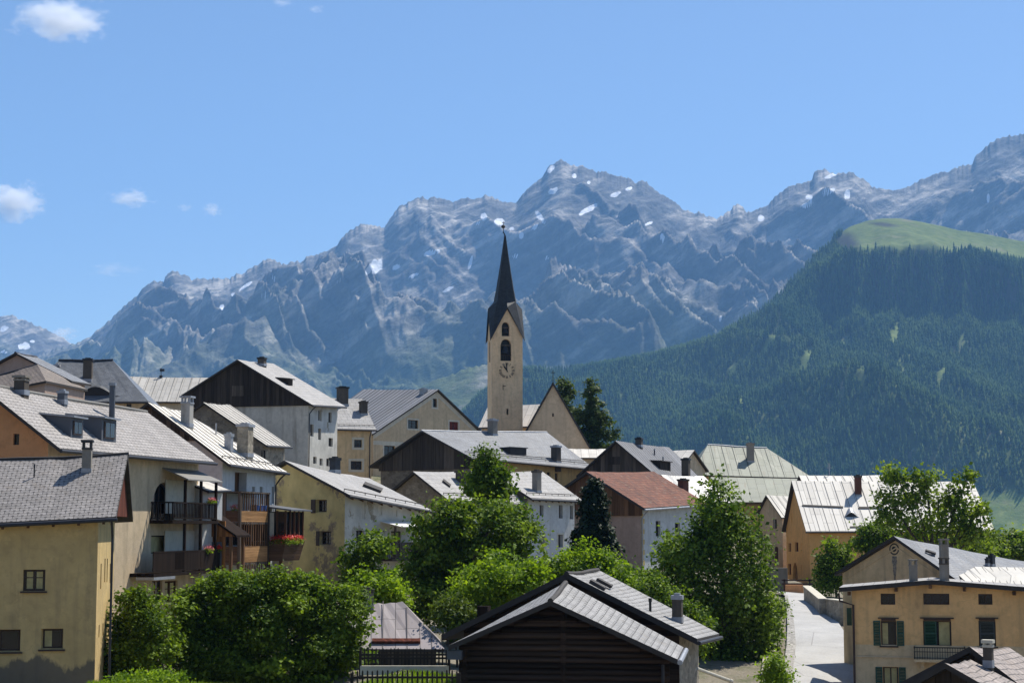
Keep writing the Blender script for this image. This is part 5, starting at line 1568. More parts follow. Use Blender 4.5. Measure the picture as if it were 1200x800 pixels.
# ================================================================== church
def build_tower():
    Yt = 216
    b = R(8.5)
    e, g = V((math.cos(b), math.sin(b), 0)), V((-math.sin(b), math.cos(b), 0))
    C0 = P(576.2, 480, Yt); C0.z = 0
    wE = hitv(612.5, 480, C0, e)[0]
    S = wE
    zb = gz(C0.x, C0.y) - .8
    z = lambda py: zat(Yt, py)
    ctr = C0 + e * S / 2 + g * S / 2
    root = empty('church_tower', (ctr.x, ctr.y, zb)); tag(root, 'slender plastered church tower with a clock and a black pointed spire', 'church tower')
    faces = [(C0, e, -g), (C0 + g * S, -g, -e), (C0 + e * S, g, e), (C0 + e * S + g * S, -e, g)]
    zg, za = z(394), z(362)
    m = MB()
    ops_front = []
    def rect(x0, y0, x1, y1, arch, d=.7):
        t0, t1 = hitv(x0, y0, C0, e)[0], hitv(x1, y0, C0, e)[0]
        return dict(t0=t0, t1=t1, z0=z(y1), z1=z(y0), d=d, arch=arch, splay=0.0)
    A = rect(588, 377, 597, 393.5, True); B = rect(586.5, 397, 599.2, 422.5, True)
    L1 = rect(593.6, 478.5, 595.8, 485.5, False, .3)
    for k, (o, d, nn) in enumerate(faces):
        top = lambda t: zg + (za - zg) * (1 - abs(t - S / 2) / (S / 2))
        ops = [dict(x) for x in ((A, B, L1) if k == 0 else (B,))]
        if k: 
            for q in ops: q['t0'], q['t1'] = S / 2 - .62, S / 2 + .62
        wall_face(m, o, d, S, nn, zb, top, ops, [S / 2], 0)
    wl_ = m.build('wall', M['tower'], root, recalc=False)
    # solid black box added so the belfry openings look dark and shaded
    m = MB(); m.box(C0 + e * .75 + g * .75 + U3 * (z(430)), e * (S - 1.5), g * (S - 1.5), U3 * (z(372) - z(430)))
    m.build('belfry_dark', M['black'], root)
    # pale moulding over the lower opening
    # bells
    for (x, y, r) in ((592.7, 386, .36), (592.8, 408, .55)):
        t = hitv(x, y, C0, e)[0]; c = C0 + e * t + g * .38 + U3 * z(y)
        bl = MB(); bl.tube([c + U3 * .1 * r * 5, c + U3 * .06 * r * 5, c - U3 * r * .7, c - U3 * r], [r * .25, r * .5, r * .72, r], 14)
        o = bl.build('bell', M['darkmetal'], root, smooth=True)
        yk = MB(); yk.cbox((c.x, c.y, c.z + r * .75), e, g, (1.2 if r > .5 else .85, .14, .16)); yk.build('yoke', M['greywood'], o)
    # balustrade bars in the lower opening
    t0, t1 = B['t0'], B['t1']
    m = MB()
    for k in range(5): 
        q = C0 + e * lerp(t0, t1, (k + .5) / 5) + g * .12 + U3 * B['z0']; m.cbox((q.x, q.y, q.z + .35), e, g, (.05, .05, .7))
    m.cbox(tuple(C0 + e * (t0 + t1) / 2 + g * .12 + U3 * (B['z0'] + .72)), e, g, (t1 - t0, .07, .07)); m.build('railing', M['frame'], root)
    # clock
    cc = C0 + e * hitv(593.9, 433.8, C0, e)[0] + U3 * z(433.8) - g * .012
    rad = 9.4 * Yt / FPX
    dl = MB(); N = 48
    dl.prism([cc + e * (rad * 1.02 * math.cos(2 * math.pi * k / N)) + U3 * (rad * 1.02 * math.sin(2 * math.pi * k / N)) for k in range(N)], -g * .02)
    dial = dl.build('clock_dial', M['trim' if False else 'tower'], root)
    nm = MB()
    NUM = ['XII', 'I', 'II', 'III', 'IIII', 'V', 'VI', 'VII', 'VIII', 'IX', 'X', 'XI']
    def stroke(ra, rb, an, off_a, off_b, wd):
        dr = e * math.sin(an) + U3 * math.cos(an); sd = e * math.cos(an) - U3 * math.sin(an)
        a0 = cc - g * .022 + dr * ra + sd * off_a; a1 = cc - g * .022 + dr * rb + sd * off_b
        nm.prism([a0 - sd * wd / 2, a0 + sd * wd / 2, a1 + sd * wd / 2, a1 - sd * wd / 2], -g * .015)
    for k, s in enumerate(NUM):
        an = 2 * math.pi * k / 12; cw = {'I': .10, 'V': .17, 'X': .17}
        tot = sum(cw[c] for c in s); x = -tot / 2
        for c in s:
            w = cw[c]; xc = x + w / 2; ra, rb = rad * .70, rad * .98
            if c == 'I': stroke(ra, rb, an, xc, xc, .055)
            elif c == 'V': stroke(ra, rb, an, xc, xc - .06, .05); stroke(ra, rb, an, xc, xc + .06, .05)
            else: stroke(ra, rb, an, xc - .06, xc + .06, .05); stroke(ra, rb, an, xc + .06, xc - .06, .05)
            x += w
    for k in range(60):
        an = 2 * math.pi * (k + .0) / 60; stroke(rad * .64, rad * .665, an, 0, 0, .03)
    nm.build('numerals', M['black'], dial)
    hd = MB()
    def hand(an, ln, w):
        dr = e * math.sin(an) + U3 * math.cos(an); sd = e * math.cos(an) - U3 * math.sin(an); c = cc - g * .05
        hd.prism([c - dr * .18 - sd * w * .5, c - dr * .18 + sd * w * .5, c + dr * ln * .75 + sd * w, c + dr * ln, c + dr * ln * .75 - sd * w], -g * .02)
    hand(R(-3), rad * .92, .07); hand(R(-34), rad * .72, .10)
    hd.build('hand', M['black'], dial)
    # small iron wall anchor below the clock
    m = MB(); a0 = C0 + e * hitv(589.5, 455, C0, e)[0] + U3 * z(456) - g * .03
    m.cbox(tuple(a0 + U3 * .25), e, g, (.06, .04, .62)); m.cbox(tuple(a0 + U3 * .42 + e * .16), e, g, (.3, .04, .06)); m.build('wall_anchor', M['frame'], root)
    # slit in the left face
    m = MB(); q = C0 + g * S * .42 + U3 * z(423); m.box(q - e * .012, g * .22, U3 * (z(400) - z(423)), e * .01); m.build('slit', M['black'], root)
    # spire: gable roofs flow into a needle
    sp = MB()
    apex = ctr + U3 * z(267) - e * .22
    ov = .22
    corners = [C0 - e * ov - g * ov, C0 + e * (S + ov) - g * ov, C0 + e * (S + ov) + g * (S + ov), C0 - e * ov + g * (S + ov)]
    zc = zg - .45
    mids = [(corners[i] + corners[(i + 1) % 4]) / 2 for i in range(4)]
    zm = za + .25
    ringz = [(None, 0), (z(352), .69), (z(335), .525), (z(318), .385), (z(300), .245), (z(285), .135), (z(273), .055)]
    base = []
    for i in range(4):
        base.append(corners[i] + U3 * zc); base.append(mids[i] + U3 * zm)
    rings = [base]
    dirs = [(p_ - ctr) for p_ in [V((b_.x, b_.y, 0)) for b_ in base]]
    hw = S / 2 + ov
    for (zr_, f) in ringz[1:]:
        rg_ = []
        for i, dv in enumerate(dirs):
            dn = dv.normalized(); rr = hw * f * (1.10 if i % 2 == 0 else .98)
            rg_.append(ctr + dn * rr + U3 * zr_)
        rings.append(rg_)
    for a_, b_ in zip(rings[:-1], rings[1:]):
        for i in range(8):
            j = (i + 1) % 8
            uv = [(i * 1.0, a_[i].z), (i * 1.0 + .8, a_[j].z), (i * 1.0 + .7, b_[j].z), (i * 1.0 + .1, b_[i].z)]
            sp.face([a_[i], a_[j], b_[j], b_[i]], 0, uv)
    for i in range(8): sp.face([rings[-1][i], rings[-1][(i + 1) % 8], apex], 0, [(0, 0), (.3, 0), (.15, .6)])
    # dark underside and drip edge
    for i in range(8):
        j = (i + 1) % 8; D = U3 * -.14
        sp.face([base[i], base[j], base[j] + D, base[i] + D], 1)
    so_ = sp.build('spire', [M['spire'], M['edge']], root, recalc=False)
    m = MB(); m.tube([apex - U3 * .3, apex + U3 * .75], .05, 6); m.tube([apex + U3 * q for q in (.28, .36, .5, .64, .72)], [.03, .2, .27, .2, .03], 10); m.cbox(tuple(apex + U3 * .95), (1, 0, 0), (0, 1, 0), (.06, .06, .5)); m.cbox(tuple(apex + U3 * 1.0), (1, 0, 0), (0, 1, 0), (.34, .05, .06))
    m.build('finial', M['black'], so_)
build_tower()

h = House('church_nave', 'steep plain plastered church gable with a small cross on top', 'church', (702,541), 204, 87, 1, L=14, apex=(648,447), oe=.3, og=.25, roof='slate', wall='church', gwall='church', th=.4)
h.window('G', (647,484,649,488), 'plain', .2)
h.build_walls()
p = h.pt(h.uA, .3, h.zR0)
m = MB(); m.tube([p - U3 * .1, p + U3 * 1.35], .045, 6); m.cbox(tuple(p + U3 * 1.05), (1, 0, 0), (0, 1, 0), (.5, .05, .06)); m.build('cross', M['black'], h.root)
h = House('sacristy', 'small bright roof wedged between church tower and steep gable', 'house', (640,499), 222, 20, -1, L=9, W=7, apex=(None,473), oe=.3, og=.3, roof='whitemetal', wall='beige'); h.build_walls()
h = House('shed', 'small white sheet roof peeping out right of the church gable', 'shed', (718,536), 196, 0, -1, L=5, W=5, apex=(None,525.5), oe=.3, og=.3, roof='whitemetal', wall='beige'); h.build_walls()

# ================================================================== centre
h = House('timber_house', 'wide house with brown boarded gable and blue-grey roof before the church tower', 'house', (552,535.5), 150, 52, 1, lpt=(697,549), apex=(494,504), rf=506, gpt=(432,546), oe=.7, og=.8, roof='slate_mid', wall='yellow', gwall='rubble_dark')
for r_ in ((641,553,645,561),(650.5,554,654,564),(633,552,637,560)): h.window('E', r_, 'plain', .2)
h.build_walls(); h.cladding(549, mat='greywood', out=.12)
h.gutter('darkmetal'); h.snowguard(.5, mat='edge', hgt=.16); h.snowguard(.95, mat='edge')
h.chimney(580.5, 510, 491, 8.5, 'chim', 'plain', capm='zinc')
h.chimney(655, 542, 522, 8.5, 'chimdark', 'plain', capm='zinc')
h.dormer(598, 617, 533, 525, 'slate_mid', 'edge', -.03, over=.1, win=False)
h.ridgecap('zinc', .08)

h = House('cream_house', 'cream house with flaking plaster, white awning and light grey roof', 'house', (409,579), 104, 55, 1, lpt=(507,598), apex=(333,539), rf=560, oe=.6, og=.35, roof='graytile', wall='white_old', gwall='cream_old')
h.window('G', (370,585,383,600), 'multi', .28, shutters=None, splay=.06)
h.window('G', (374,622,388,638), 'multi', .28, splay=.06)
h.window('G', (374,672,377,679), 'plain', .3)
for r_ in ((423,588,429,609),(443,592,448,604),(461,596,466,606)): h.window('E', r_, 'plain', .06, frame='wframe', pane='offwhite')
h.window('E', (417,621,427,636), 'cross', .2)
h.window('E', (458,622,470,655), 'cross', .15, frame='frame', curtain=[(.1,.45,.05,.95),(.55,.9,.05,.95)])
h.build_walls()
h.gutter('darkmetal'); h.snowguard(.5, mat='edge', hgt=.14); h.rafters()
h.chimney(396, 553, 536, 9, 'darkmetal', 'plain', capm='black')
h.patch(((427,566),(448,574),(446,577),(425,569)), .12, 'edge', 'snow_bar')
H4 = h; w4 = h.oe
# shutters standing open on the gable, left of the windows
o_, d_, n_, nn_ = h.face('G')
for (x0, x1, y0, y1) in ((365,370,585,601),(371.0,374.5,622,639)):
    t0, t1, z0, z1 = h.frect('G', x0, y0, x1, y1); m = MB()
    m.prism([o_ + d_ * t0 + U3 * z0 + nn_ * .01, o_ + d_ * t1 + U3 * z0 + nn_ * .01, o_ + d_ * t1 + U3 * z1 + nn_ * .01, o_ + d_ * t0 + U3 * z1 + nn_ * .01], nn_ * .05); m.build('shutter', M['frame'], h.root)
# scraped outlines on the gable left as relief of older plaster
a0, a1 = sE(H4, 445, 615), sE(H4, 481, 615)
zt_ = zz(H4, w4, a0, 611)
m = MB(); m.prism([H4.pt(w4 - .03, a0, zt_), H4.pt(w4 - .03, a1, zt_), H4.pt(w4 - 1.5, a1 + .2, zt_ - .32), H4.pt(w4 - 1.5, a0 + .2, zt_ - .32)], U3 * .03)
o = m.build('awning', M['awning'], loc=tuple(H4.pt(w4, a0, zt_))); tag(o, 'white canvas awning stretched over the small balcony of the cream house', 'awning')
bz = zz(H4, w4, a0, 654)
m = MB(); hbox(m, H4, w4 - 1.2, w4 - .02, a0 - .3, a1, bz - .15, bz); m.build('balcony_floor', M['frame'], H4.root)
railing(H4, w4 - 1.15, a0 - .3, a1, bz, .95, 'frame', ends=w4 - .03)
m = MB()
for s in (a0, a1 - .1): hbox(m, H4, w4 - 1.2, w4 - 1.1, s, s + .1, bz, zt_ - .3)
m.build('balcony_post', M['frame'], H4.root)

h = House('row_house', 'light grey stepped roof half hidden by the maple, next to the cream house', 'house', (525,585), 117, 55, 1, lpt=(615,590), apex=(484,552), rf=551, oe=.5, og=.3, roof='graytile', wall='white', gwall='rubble_dark')
h.window('E', (560,596,566,608), 'plain', .2)
h.build_walls(); h.gutter('darkmetal'); h.snowguard(.5, mat='edge')
h.chimney(547, 569, 551, 12, 'chimdark', 'plain')
h.patch(((519,562),(528,569),(527,571),(518,564)), .1, 'edge', 'snow_bar')
h = House('white_house', 'pale house with slit windows and light roof left of the dark thuja', 'house', (622,583), 124, 55, 1, lpt=(683,586), apex=(572,551), rf=551, oe=.5, og=.35, roof='graytile', wall='bluewhite', gwall='rubble_dark')
for r_ in ((632.5,591.5,637,604),(655,591.5,659.5,607),(668,592,672,608),(634,628,638.5,641),(654,626,659.5,641)): h.window('E', r_, 'plain', .3, surround=.12 if r_[1] > 600 else None)
h.build_walls(); h.gutter('darkmetal'); h.snowguard(.45, mat='edge'); h.rafters(.8)
h.chimney(632, 577, 551, 9, 'chim', 'plain', capm='chimdark', dep=.8)

h = House('red_roofed_house', 'house with rusty red tiled roof, brown boarded gable and white wall', 'house', (755,595), 132, 62, 1, lpt=(830,590), apex=(687,552), rf=552, oe=.5, og=.5, roof='redtile', wall='bluewhite', gwall='pink', th=.2)
for r_ in ((768.5,610,774,628),(780.5,621,785.5,640),(791,612,797,630)): h.window('E', r_, 'plain', .25)
h.build_walls(); h.cladding(604, mat='brownwood', out=.12)
h.gutter('zinc', down=.55)
# painted corner quoins
o_, d_, n_, nn_ = h.face('E')
m = MB(); zc_ = h.zb
k = 0
while zc_ < h.zE0 - .5:
    w_ = .62 if k % 2 else .4
    m.box(o_ + U3 * zc_ + nn_ * .004, d_ * w_, U3 * .36, nn_ * .02); zc_ += .38; k += 1
m.build('quoins', M['yellow'], h.root)

h = House('brown_gabled_house', 'dark brown timber gable with grey sheet roof right of the church', 'house', (768,556), 154, 68, 1, lpt=(828,567), apex=(721,516), rf=524, oe=.5, og=.6, roof='graymetal', wall='rubble_dark', gwall='rubble_dark')
h.build_walls(); h.cladding(560, mat='greywood', out=.1)
t0, t1, z0, z1 = h.frect('G', 713, 535, 727, 544); o_, d_, n_, nn_ = h.face('G')
m = MB(); m.prism([o_ + d_ * t0 + U3 * z0 + nn_ * .13, o_ + d_ * t1 + U3 * z0 + nn_ * .13, o_ + d_ * t1 + U3 * z1 + nn_ * .13, o_ + d_ * t0 + U3 * z1 + nn_ * .13], nn_ * .04); m.build('loft_shutter', M['darkwood'], h.root)
h.seams(.62); h.gutter('darkmetal')
h.chimney(749, 523, 513, 7, 'chimdark', 'plain', capm='black')
h.dormer(774, 786, 551, 541, 'edge', 'darkwood', .05, win=False)
h.chimney(777, 543, 535, 1.4, 'darkmetal', 'pipe'); h.chimney(767, 533, 526, 1.6, 'darkmetal', 'pipe')
h.chimney(804, 564, 537, 8.5, 'chimdark', 'plain', capm='black')
h = House('backyard_shed', 'dark flat-topped shed with a sooty brick chimney behind the red tiles', 'shed', (806,588), 144, 40, 1, L=5, W=6, r=.5, apex=(None,556), oe=.3, og=.3, roof='slate', wall='darkwood'); h.build_walls()
h.chimney(804, 583, 561, 9, 'chimred', 'plain', capm='chimdark')
h = House('white_shed', 'bright white metal roof tip behind the brown timber gable', 'house', (797,549), 176, 30, -1, L=9, W=7, r=.5, apex=(None,527), oe=.3, og=.3, roof='whitemetal', wall='beige'); h.build_walls()

h = House('hipped_house', 'large house with hipped pale green metal roof and one chimney', 'house', (953,560), 192, -1, -1, lpt=(810,556), W=12, r=.5, apex=(None,524.5), oe=.3, og=.3, hip0=4.0, hip1=2.6, roof='greenmetal', wall='yellow', th=.12)
h.build_walls(); h.seams(1.2); h.ridgecap('zinc', .1)
h.chimney(880, 541, 519, 8, 'chim', 'plain', capm='chim')
HR = h
h2z = zat(186, 588)
m = MB()                                                     # lower skirt of the double roof
A0, A1 = P(832, 558.5, 190.8), P(945, 561, 190.8); B0, B1 = P(838, 588, 184.5), P(955, 588, 184.5)
m.face([B0, B1, A1, A0], 0, [(0, 0), ((B1 - B0).length, 0), ((A1 - A0).length, (A0 - B0).length), (0, (A0 - B0).length)])
m.face([B0 - U3 * .12, B1 - U3 * .12, A1 - U3 * .12, A0 - U3 * .12], 1)
for a_, b_ in ((B0, B1), (B1, A1), (A0, B0)): m.face([a_, b_, b_ - U3 * .12, a_ - U3 * .12], 1)
m.build('lower_roof', [M['greenmetal'], M['edge']], HR.root, recalc=False)
m = MB(); zb_ = gz(B0.x, B0.y) - 1
C0, C1 = V((B0.x + .4, 185.2, 0)), V((B1.x - .4, 185.2, 0)); m.box(C0 + U3 * zb_, C1 - C0, V((0, 5.2, 0)), U3 * (B0.z - .3 - zb_)); m.build('lower_wall', M['yellow'], HR.root)

h = House('small_house', 'narrow beige gabled house with white sheet roof left of the orange house', 'house', (916,606), 166, 32, 1, L=6, apex=(897.5,579.5), gpt=(886,601), rf=580, oe=.25, og=.3, roof='palemetal', wall='beige', gwall='beige', th=.12)
h.window('E', (908,608,911.5,619), 'plain', .2); h.window('E', (910.5,640,914,662), 'plain', .3, arch=True)
h.build_walls(); h.seams(.8)

h = House('orange_house', 'orange house with bright white sheet-metal roof above the street', 'house', (944.5,622), 152, 2, 1, lpt=(1166,621), gpt=(916,621.5), apex=(927.5,563), rf=564, oe=.35, og=.35, roof='whitemetal', wall='orange2', gwall='orange2', th=.14)
for r_ in ((924,636,927,646),(931.5,635,935.5,646),(923.5,660,927,673)): h.window('G', r_, 'plain', .22, frame='red')
h.window('G', (929,659,935,681), 'plain', .3, arch=True, frame='planks', pane='planks')
h.window('E', (966.5,638,972.5,647), 'cross', .2); h.window('E', (990.5,637,998,648), 'cross', .2)
for r_ in ((938.5,636,942,648),(938.5,661,942,673),(927.5,600,931,613)): h.window('G', r_, 'plain', .05, frame='orange2', pane='orange2')
h.build_walls(); h.seams(.8); h.gutter('darkmetal')
h.chimney(1006.5, 581, 557, 7, 'chimred', 'plain', capm='chimdark')
h.patch(((940,591.5),(988,593.5),(988,595),(940,593)), .06, 'edge', 'snow_bar'); h.patch(((1006,594),(1036,594),(1036,596),(1006,596)), .06, 'edge', 'snow_bar')
h.patch(((996,617),(1034,616),(1034,617.5),(996,618.5)), .06, 'edge', 'snow_bar')
p, u_, s_ = h.roof_hit(998, 606)
m = MB()
for k in range(10):
    a, b = k / 10 * 2 - 1, (k + 1) / 10 * 2 - 1; w_ = .75
    za, zb_ = .45 * (math.cos(a * math.pi) * .5 + .5), .45 * (math.cos(b * math.pi) * .5 + .5)
    f0, f1 = p + h.e * (a * w_), p + h.e * (b * w_)
    m.face([f0 + U3 * za, f1 + U3 * zb_, f1 + h.g * (.05 + zb_ * 1.2) + U3 * (zb_ * 1.9), f0 + h.g * (.05 + za * 1.2) + U3 * (za * 1.9)], 0)
    m.face([f0 - U3 * .1 + h.g * .08, f1 - U3 * .1 + h.g * .08, f1 + U3 * (zb_ - .02) + h.g * .08, f0 + U3 * (za - .02) + h.g * .08], 1)
m.build('eyebrow_vent', [M['zinc'], M['black']], h.root, recalc=False)
# bench-like wooden rail before the orange gable
bx = P(934, 684, 129); 
m = MB(); bz_ = gz(bx.x, bx.y)
m.cbox((bx.x, bx.y, bx.z), (1, 0, 0), (0, 1, 0), (2.2, .12, .14)); m.cbox((bx.x, bx.y, bx.z + .28), (1, 0, 0), (0, 1, 0), (2.2, .1, .1))
for dx in (-.9, .9): m.cbox((bx.x + dx, bx.y, (bx.z + .35 + bz_) / 2), (1, 0, 0), (0, 1, 0), (.12, .1, bx.z + .35 - bz_))
o = m.build('timber_rail', M['frame'], loc=(bx.x, bx.y, bz_)); tag(o, 'dark timber rail in front of the orange gable', 'rail')
m = MB(); a, b = P(921, 685, 128), P(947, 685, 126); zb_ = gz(a.x, a.y) - .5
m.box((a.x, a.y, zb_), (b.x - a.x, 0, 0), (0, .4, 0), (0, 0, a.z - zb_)); o = m.build('low_wall', M['orange'], loc=(a.x, a.y, zb_)); tag(o, 'low terracotta wall below the timber rail of the orange house', 'wall')
m = MB(); a, b = P(898, 665, 132), P(923, 663, 132); zb_ = gz(a.x, a.y) - .5
m.box((a.x, a.y, zb_), (b.x - a.x, 0, 0), (0, .5, 0), (0, 0, a.z - zb_)); o = m.build('yard_wall', M['chim'], loc=(a.x, a.y, zb_)); tag(o, 'grey yard wall left of the orange gable', 'wall')

h = House('rear_house', 'white roof strip with an antenna just behind the orange house', 'house', (1046,575), 176, 0, -1, lpt=(945,575), W=9, r=.5, apex=(None,556.5), oe=.3, og=.3, roof='whitemetal', wall='beige'); h.build_walls(); h.seams(.9)
p = h.pt(h.uA, (1046 - 982) * 176 / FPX, h.zR0)
m = MB(); m.tube([p - U3 * .1, p + U3 * 1.2], .035, 6)
for k in range(4): m.cbox(tuple(p + U3 * (.7 + .14 * k)), (1, 0, 0), (0, 1, 0), (.5 - .08 * k, .03, .03))
m.build('antenna', M['zinc'], h.root)

# ================================================================== bottom right
h = House('oculus_house', 'weathered grey gable with round attic opening and a long slate roof', 'house', (1130,685), 85, 42, 1, L=15, apex=(1047,627.5), gpt=(978,670.5), rf=665, oe=.3, og=.25, roof='slate_mid', wall='gablegray', gwall='gablegray')
h.build_walls(); h.gutter('darkmetal')
o_, d_, n_, nn_ = h.face('G')
t_, z_o = hitv(1048, 643, o_, d_)
m = MB(); cc = o_ + d_ * t_ + U3 * z_o
for (r0, mt) in ((.13, 0),): m.prism([cc + nn_ * .014 + d_ * (r0 * math.cos(k * math.pi / 10)) + U3 * (r0 * math.sin(k * math.pi / 10)) for k in range(20)], nn_ * .012)
oc = m.build('oculus', M['black'], h.root)
m = MB(); ring = [cc + nn_ * .003 + d_ * (.29 * math.cos(k * math.pi / 14)) + U3 * (.29 * math.sin(k * math.pi / 14)) for k in range(28)]
m.prism(ring, nn_ * .005); m.build('painted_ring', M['chimdark'], oc)
m = MB(); m.prism([cc + nn_ * .009 + (x - cc - nn_ * .003) * .74 for x in ring], nn_ * .004); m.build('painted_field', M['gablegray'], oc)
# dark painted scroll under the oculus
t = NT('sgraffito_grey'); oo = t.coord(); sg = t.set(t.mix(t.ramp(t.noise(oo, 9, 5, .7), [(.4, 0), (.55, 1)]), (0.10, 0.095, 0.09), (0.3, 0.26, 0.2)), .9, 0, .1)
m = MB()
for k in range(14):
    z1 = z_o - .34 - k * .09; w_ = (.20 - .012 * k) * (.6 + .4 * random.Random(k + 3).random())
    m.box(cc - U3 * (.34 + k * .09 + .09) - d_ * w_ + nn_ * .003, d_ * (2 * w_), U3 * .085, nn_ * .008)
m.build('painted_scroll', sg, oc)
zc_ = zat(o_.y, 671); m = MB()
for (ta, tb) in ((0, h.uA - h.oe), (h.uA - h.oe, n_)):
    za, zb_ = h.zroof(h.oe + ta, h.og) - h.th - .35, h.zroof(h.oe + tb, h.og) - h.th - .35
    P4 = [o_ + d_ * ta + U3 * (za - .07), o_ + d_ * tb + U3 * (zb_ - .07), o_ + d_ * tb + U3 * zb_, o_ + d_ * ta + U3 * za]
    m.prism([x + nn_ * .004 for x in P4], nn_ * .03)
m.build('cornice_band', M['gablegray'], h.root)
h.chimney(1159, 663, 654, 4, 'darkmetal', 'plain', capm='black'); h.chimney(1165, 664, 650, 5.5, 'darkmetal', 'plain', capm='black')
h.patch(((1084,645),(1096,649),(1096,650.5),(1084,646.5)), .1, 'edge', 'snow_bar')

h = House('apricot_house', 'apricot house with green shutters, iron balcony and low curved roof', 'house', (1236,690), 80, 77, 1, L=4.5, apex=(1092,679), gpt=(983,688), oe=.55, og=.5, roof='graytile', wall='ochre', gwall='ochre', th=.2)
h.window('G', (1032,695,1049,708), 'plain', .14, mull=2)
h.window('G', (1082,695,1112.5,708), 'plain', .14, mull=3)
h.window('G', (1146.5,695.5,1163,708), 'plain', .14, mull=2)
h.window('G', (1032.5,727,1050.5,756), 'plain', .2, shutters='green', shw=.34, cornice=True, sill=True, curtain=[(.55,.92,.02,.9)])
h.window('G', (1082,727,1115,757), 'plain', .2, cornice=True, curtain=[(.06,.44,.02,.95)], louvre=[(.52,.97,'green')], name='balcony_door')
h.window('G', (1147,727,1167,757), 'plain', .16, cornice=True, louvre=[(.05,.95,'greendk')], sill=True)
h.window('G', (1035,781,1053,815), 'plain', .2, shutters='green', shw=.33, curtain=[(.1,.45,.02,.98),(.55,.9,.02,.98)])
h.build_walls()
o_, d_, n_, nn_ = h.face('G')
zc_ = zat(o_.y, 757.5)
m = MB(); m.box(o_ + U3 * h.zb + nn_ * .003, d_ * n_, U3 * (zc_ - h.zb), nn_ * .02)
# (kept clear of the lower window by building the base in two pieces)
m = MB(); tw0, tw1, zw0, zw1 = h.frect('G', 1035, 781, 1053, 815)
for (ta, tb, za, zb_) in ((0.0, tw0 - .02, h.zb, zc_), (tw1 + .02, n_, h.zb, zc_), (tw0 - .02, tw1 + .02, zw1 + .02, zc_)): m.box(o_ + d_ * ta + U3 * za + nn_ * .003, d_ * (tb - ta), U3 * (zb_ - za), nn_ * .004)
m.build('pale_base', M['ochre_low'], h.root)
m = MB(); z2 = zat(o_.y, 772.5); m.box(o_ + U3 * z2 + nn_ * .003, d_ * n_, U3 * .06, nn_ * .07); m.build('string_course', M['beige'], h.root)
m = MB(); 
for k, px in enumerate((997, 1052, 1092, 1132, 1190)):
    t0 = hitv(px, 690, o_, d_)[0]; zt_ = h.zroof(h.oe + t0, h.og) - h.th - .2; m.box(o_ + d_ * t0 + U3 * zt_ + nn_ * .002, d_ * .14, U3 * .16, nn_ * .42)
m.build('rafter_ends', M['brownwood'], h.root)
# balcony
t0, t1, z0, z1 = h.frect('G', 1071, 757, 1131, 771)
m = MB(); m.box(o_ + d_ * t0 + U3 * (z0 - .12) + nn_ * .01, d_ * (t1 - t0), U3 * .12, nn_ * .8); b_ = m.build('balcony', M['ochre_low'], h.root)
m = MB()
t = t0
while t < t1: m.cbox(tuple(o_ + d_ * t + nn_ * .76 + U3 * ((z0 + z1) / 2)), d_, nn_, (.022, .022, z1 - z0)); t += .11
m.box(o_ + d_ * t0 + U3 * (z1 - .03) + nn_ * .74, d_ * (t1 - t0), U3 * .05, nn_ * .05); m.box(o_ + d_ * t0 + U3 * (z0 + .05) + nn_ * .745, d_ * (t1 - t0), U3 * .035, nn_ * .035)
m.box(o_ + d_ * t0 + U3 * (z0 + .32) + nn_ * .745, d_ * (t1 - t0), U3 * .03, nn_ * .03)
for t in (t0, t1 - .04):
    m.box(o_ + d_ * t + U3 * (z1 - .03) + nn_ * .02, d_ * .04, U3 * .05, nn_ * .72)
    for k in range(6): m.cbox(tuple(o_ + d_ * (t + .02) + nn_ * (.1 + .12 * k) + U3 * ((z0 + z1) / 2)), d_, nn_, (.022, .022, z1 - z0))
m.build('railing', M['black'], b_)
m = MB()
for t in (t0 + .3, t1 - .45): m.box(o_ + d_ * t + U3 * (z0 - .42) + nn_ * .01, d_ * .15, U3 * .29, nn_ * .5)
m.build('bracket', M['ochre_low'], b_)
# downpipe at the left corner
m = MB(); q = o_ + d_ * (n_ + .12); zt_ = h.zG0 - .25
m.tube([V((q.x - .55, q.y - .4, zt_)), V((q.x - .5, q.y - .4, zt_ - .35)), V((q.x + .16, q.y - .1, zt_ - .55)), V((q.x + .16, q.y - .1, h.zb + .2))], .05, 8); m.build('downpipe', M['copper'], h.root)
# raised seamed roof with its own shape at the right
m = MB(); Yb = 88.0
A = [P(1131, 680.5, 84.6), P(1255, 688, 84.6), P(1255, 665.5, 88.6), P(1112, 663, 88.6)]
m.face(A, 0, [(0, 0), ((A[1] - A[0]).length, 0), ((A[1] - A[0]).length, (A[2] - A[1]).length), (0, (A[2] - A[1]).length)])
for a_, b2 in zip(A, A[1:] + A[:1]): m.face([a_, b2, b2 - U3 * .1, a_ - U3 * .1], 1)
Bk = [A[3], A[2], A[2] + V((0, 4, -1.0)), A[3] + V((0, 4, -1.0))]
m.face(Bk, 0, [(0, 0), (6, 0), (6, 4), (0, 4)])
rr = m.build('upper_roof', [M['palemetal'], M['edge']], h.root, recalc=False)
m = MB(); nA = (A[1] - A[0]).cross(A[3] - A[0]).normalized()
if nA.z < 0: nA = -nA
for k in range(1, 15):
    a_, b2 = lerp(A[0], A[1], k / 15), lerp(A[3], A[2], k / 15); b2 = lerp(a_, b2, .985); m.prism([a_, a_ + V((.035, 0, 0)), b2 + V((.035, 0, 0)), b2], nA * .022)
m.build('roof_seams', M['palemetal'], rr)
m = MB(); m.hexa([A[0] - U3 * .5, A[1] - U3 * .5, A[2] - U3 * 1.4, A[3] - U3 * 1.4], [A[0] - U3 * .11, A[1] - U3 * .11, A[2] - U3 * .11, A[3] - U3 * .11]); m.build('upper_wall', M['ochre'], h.root)
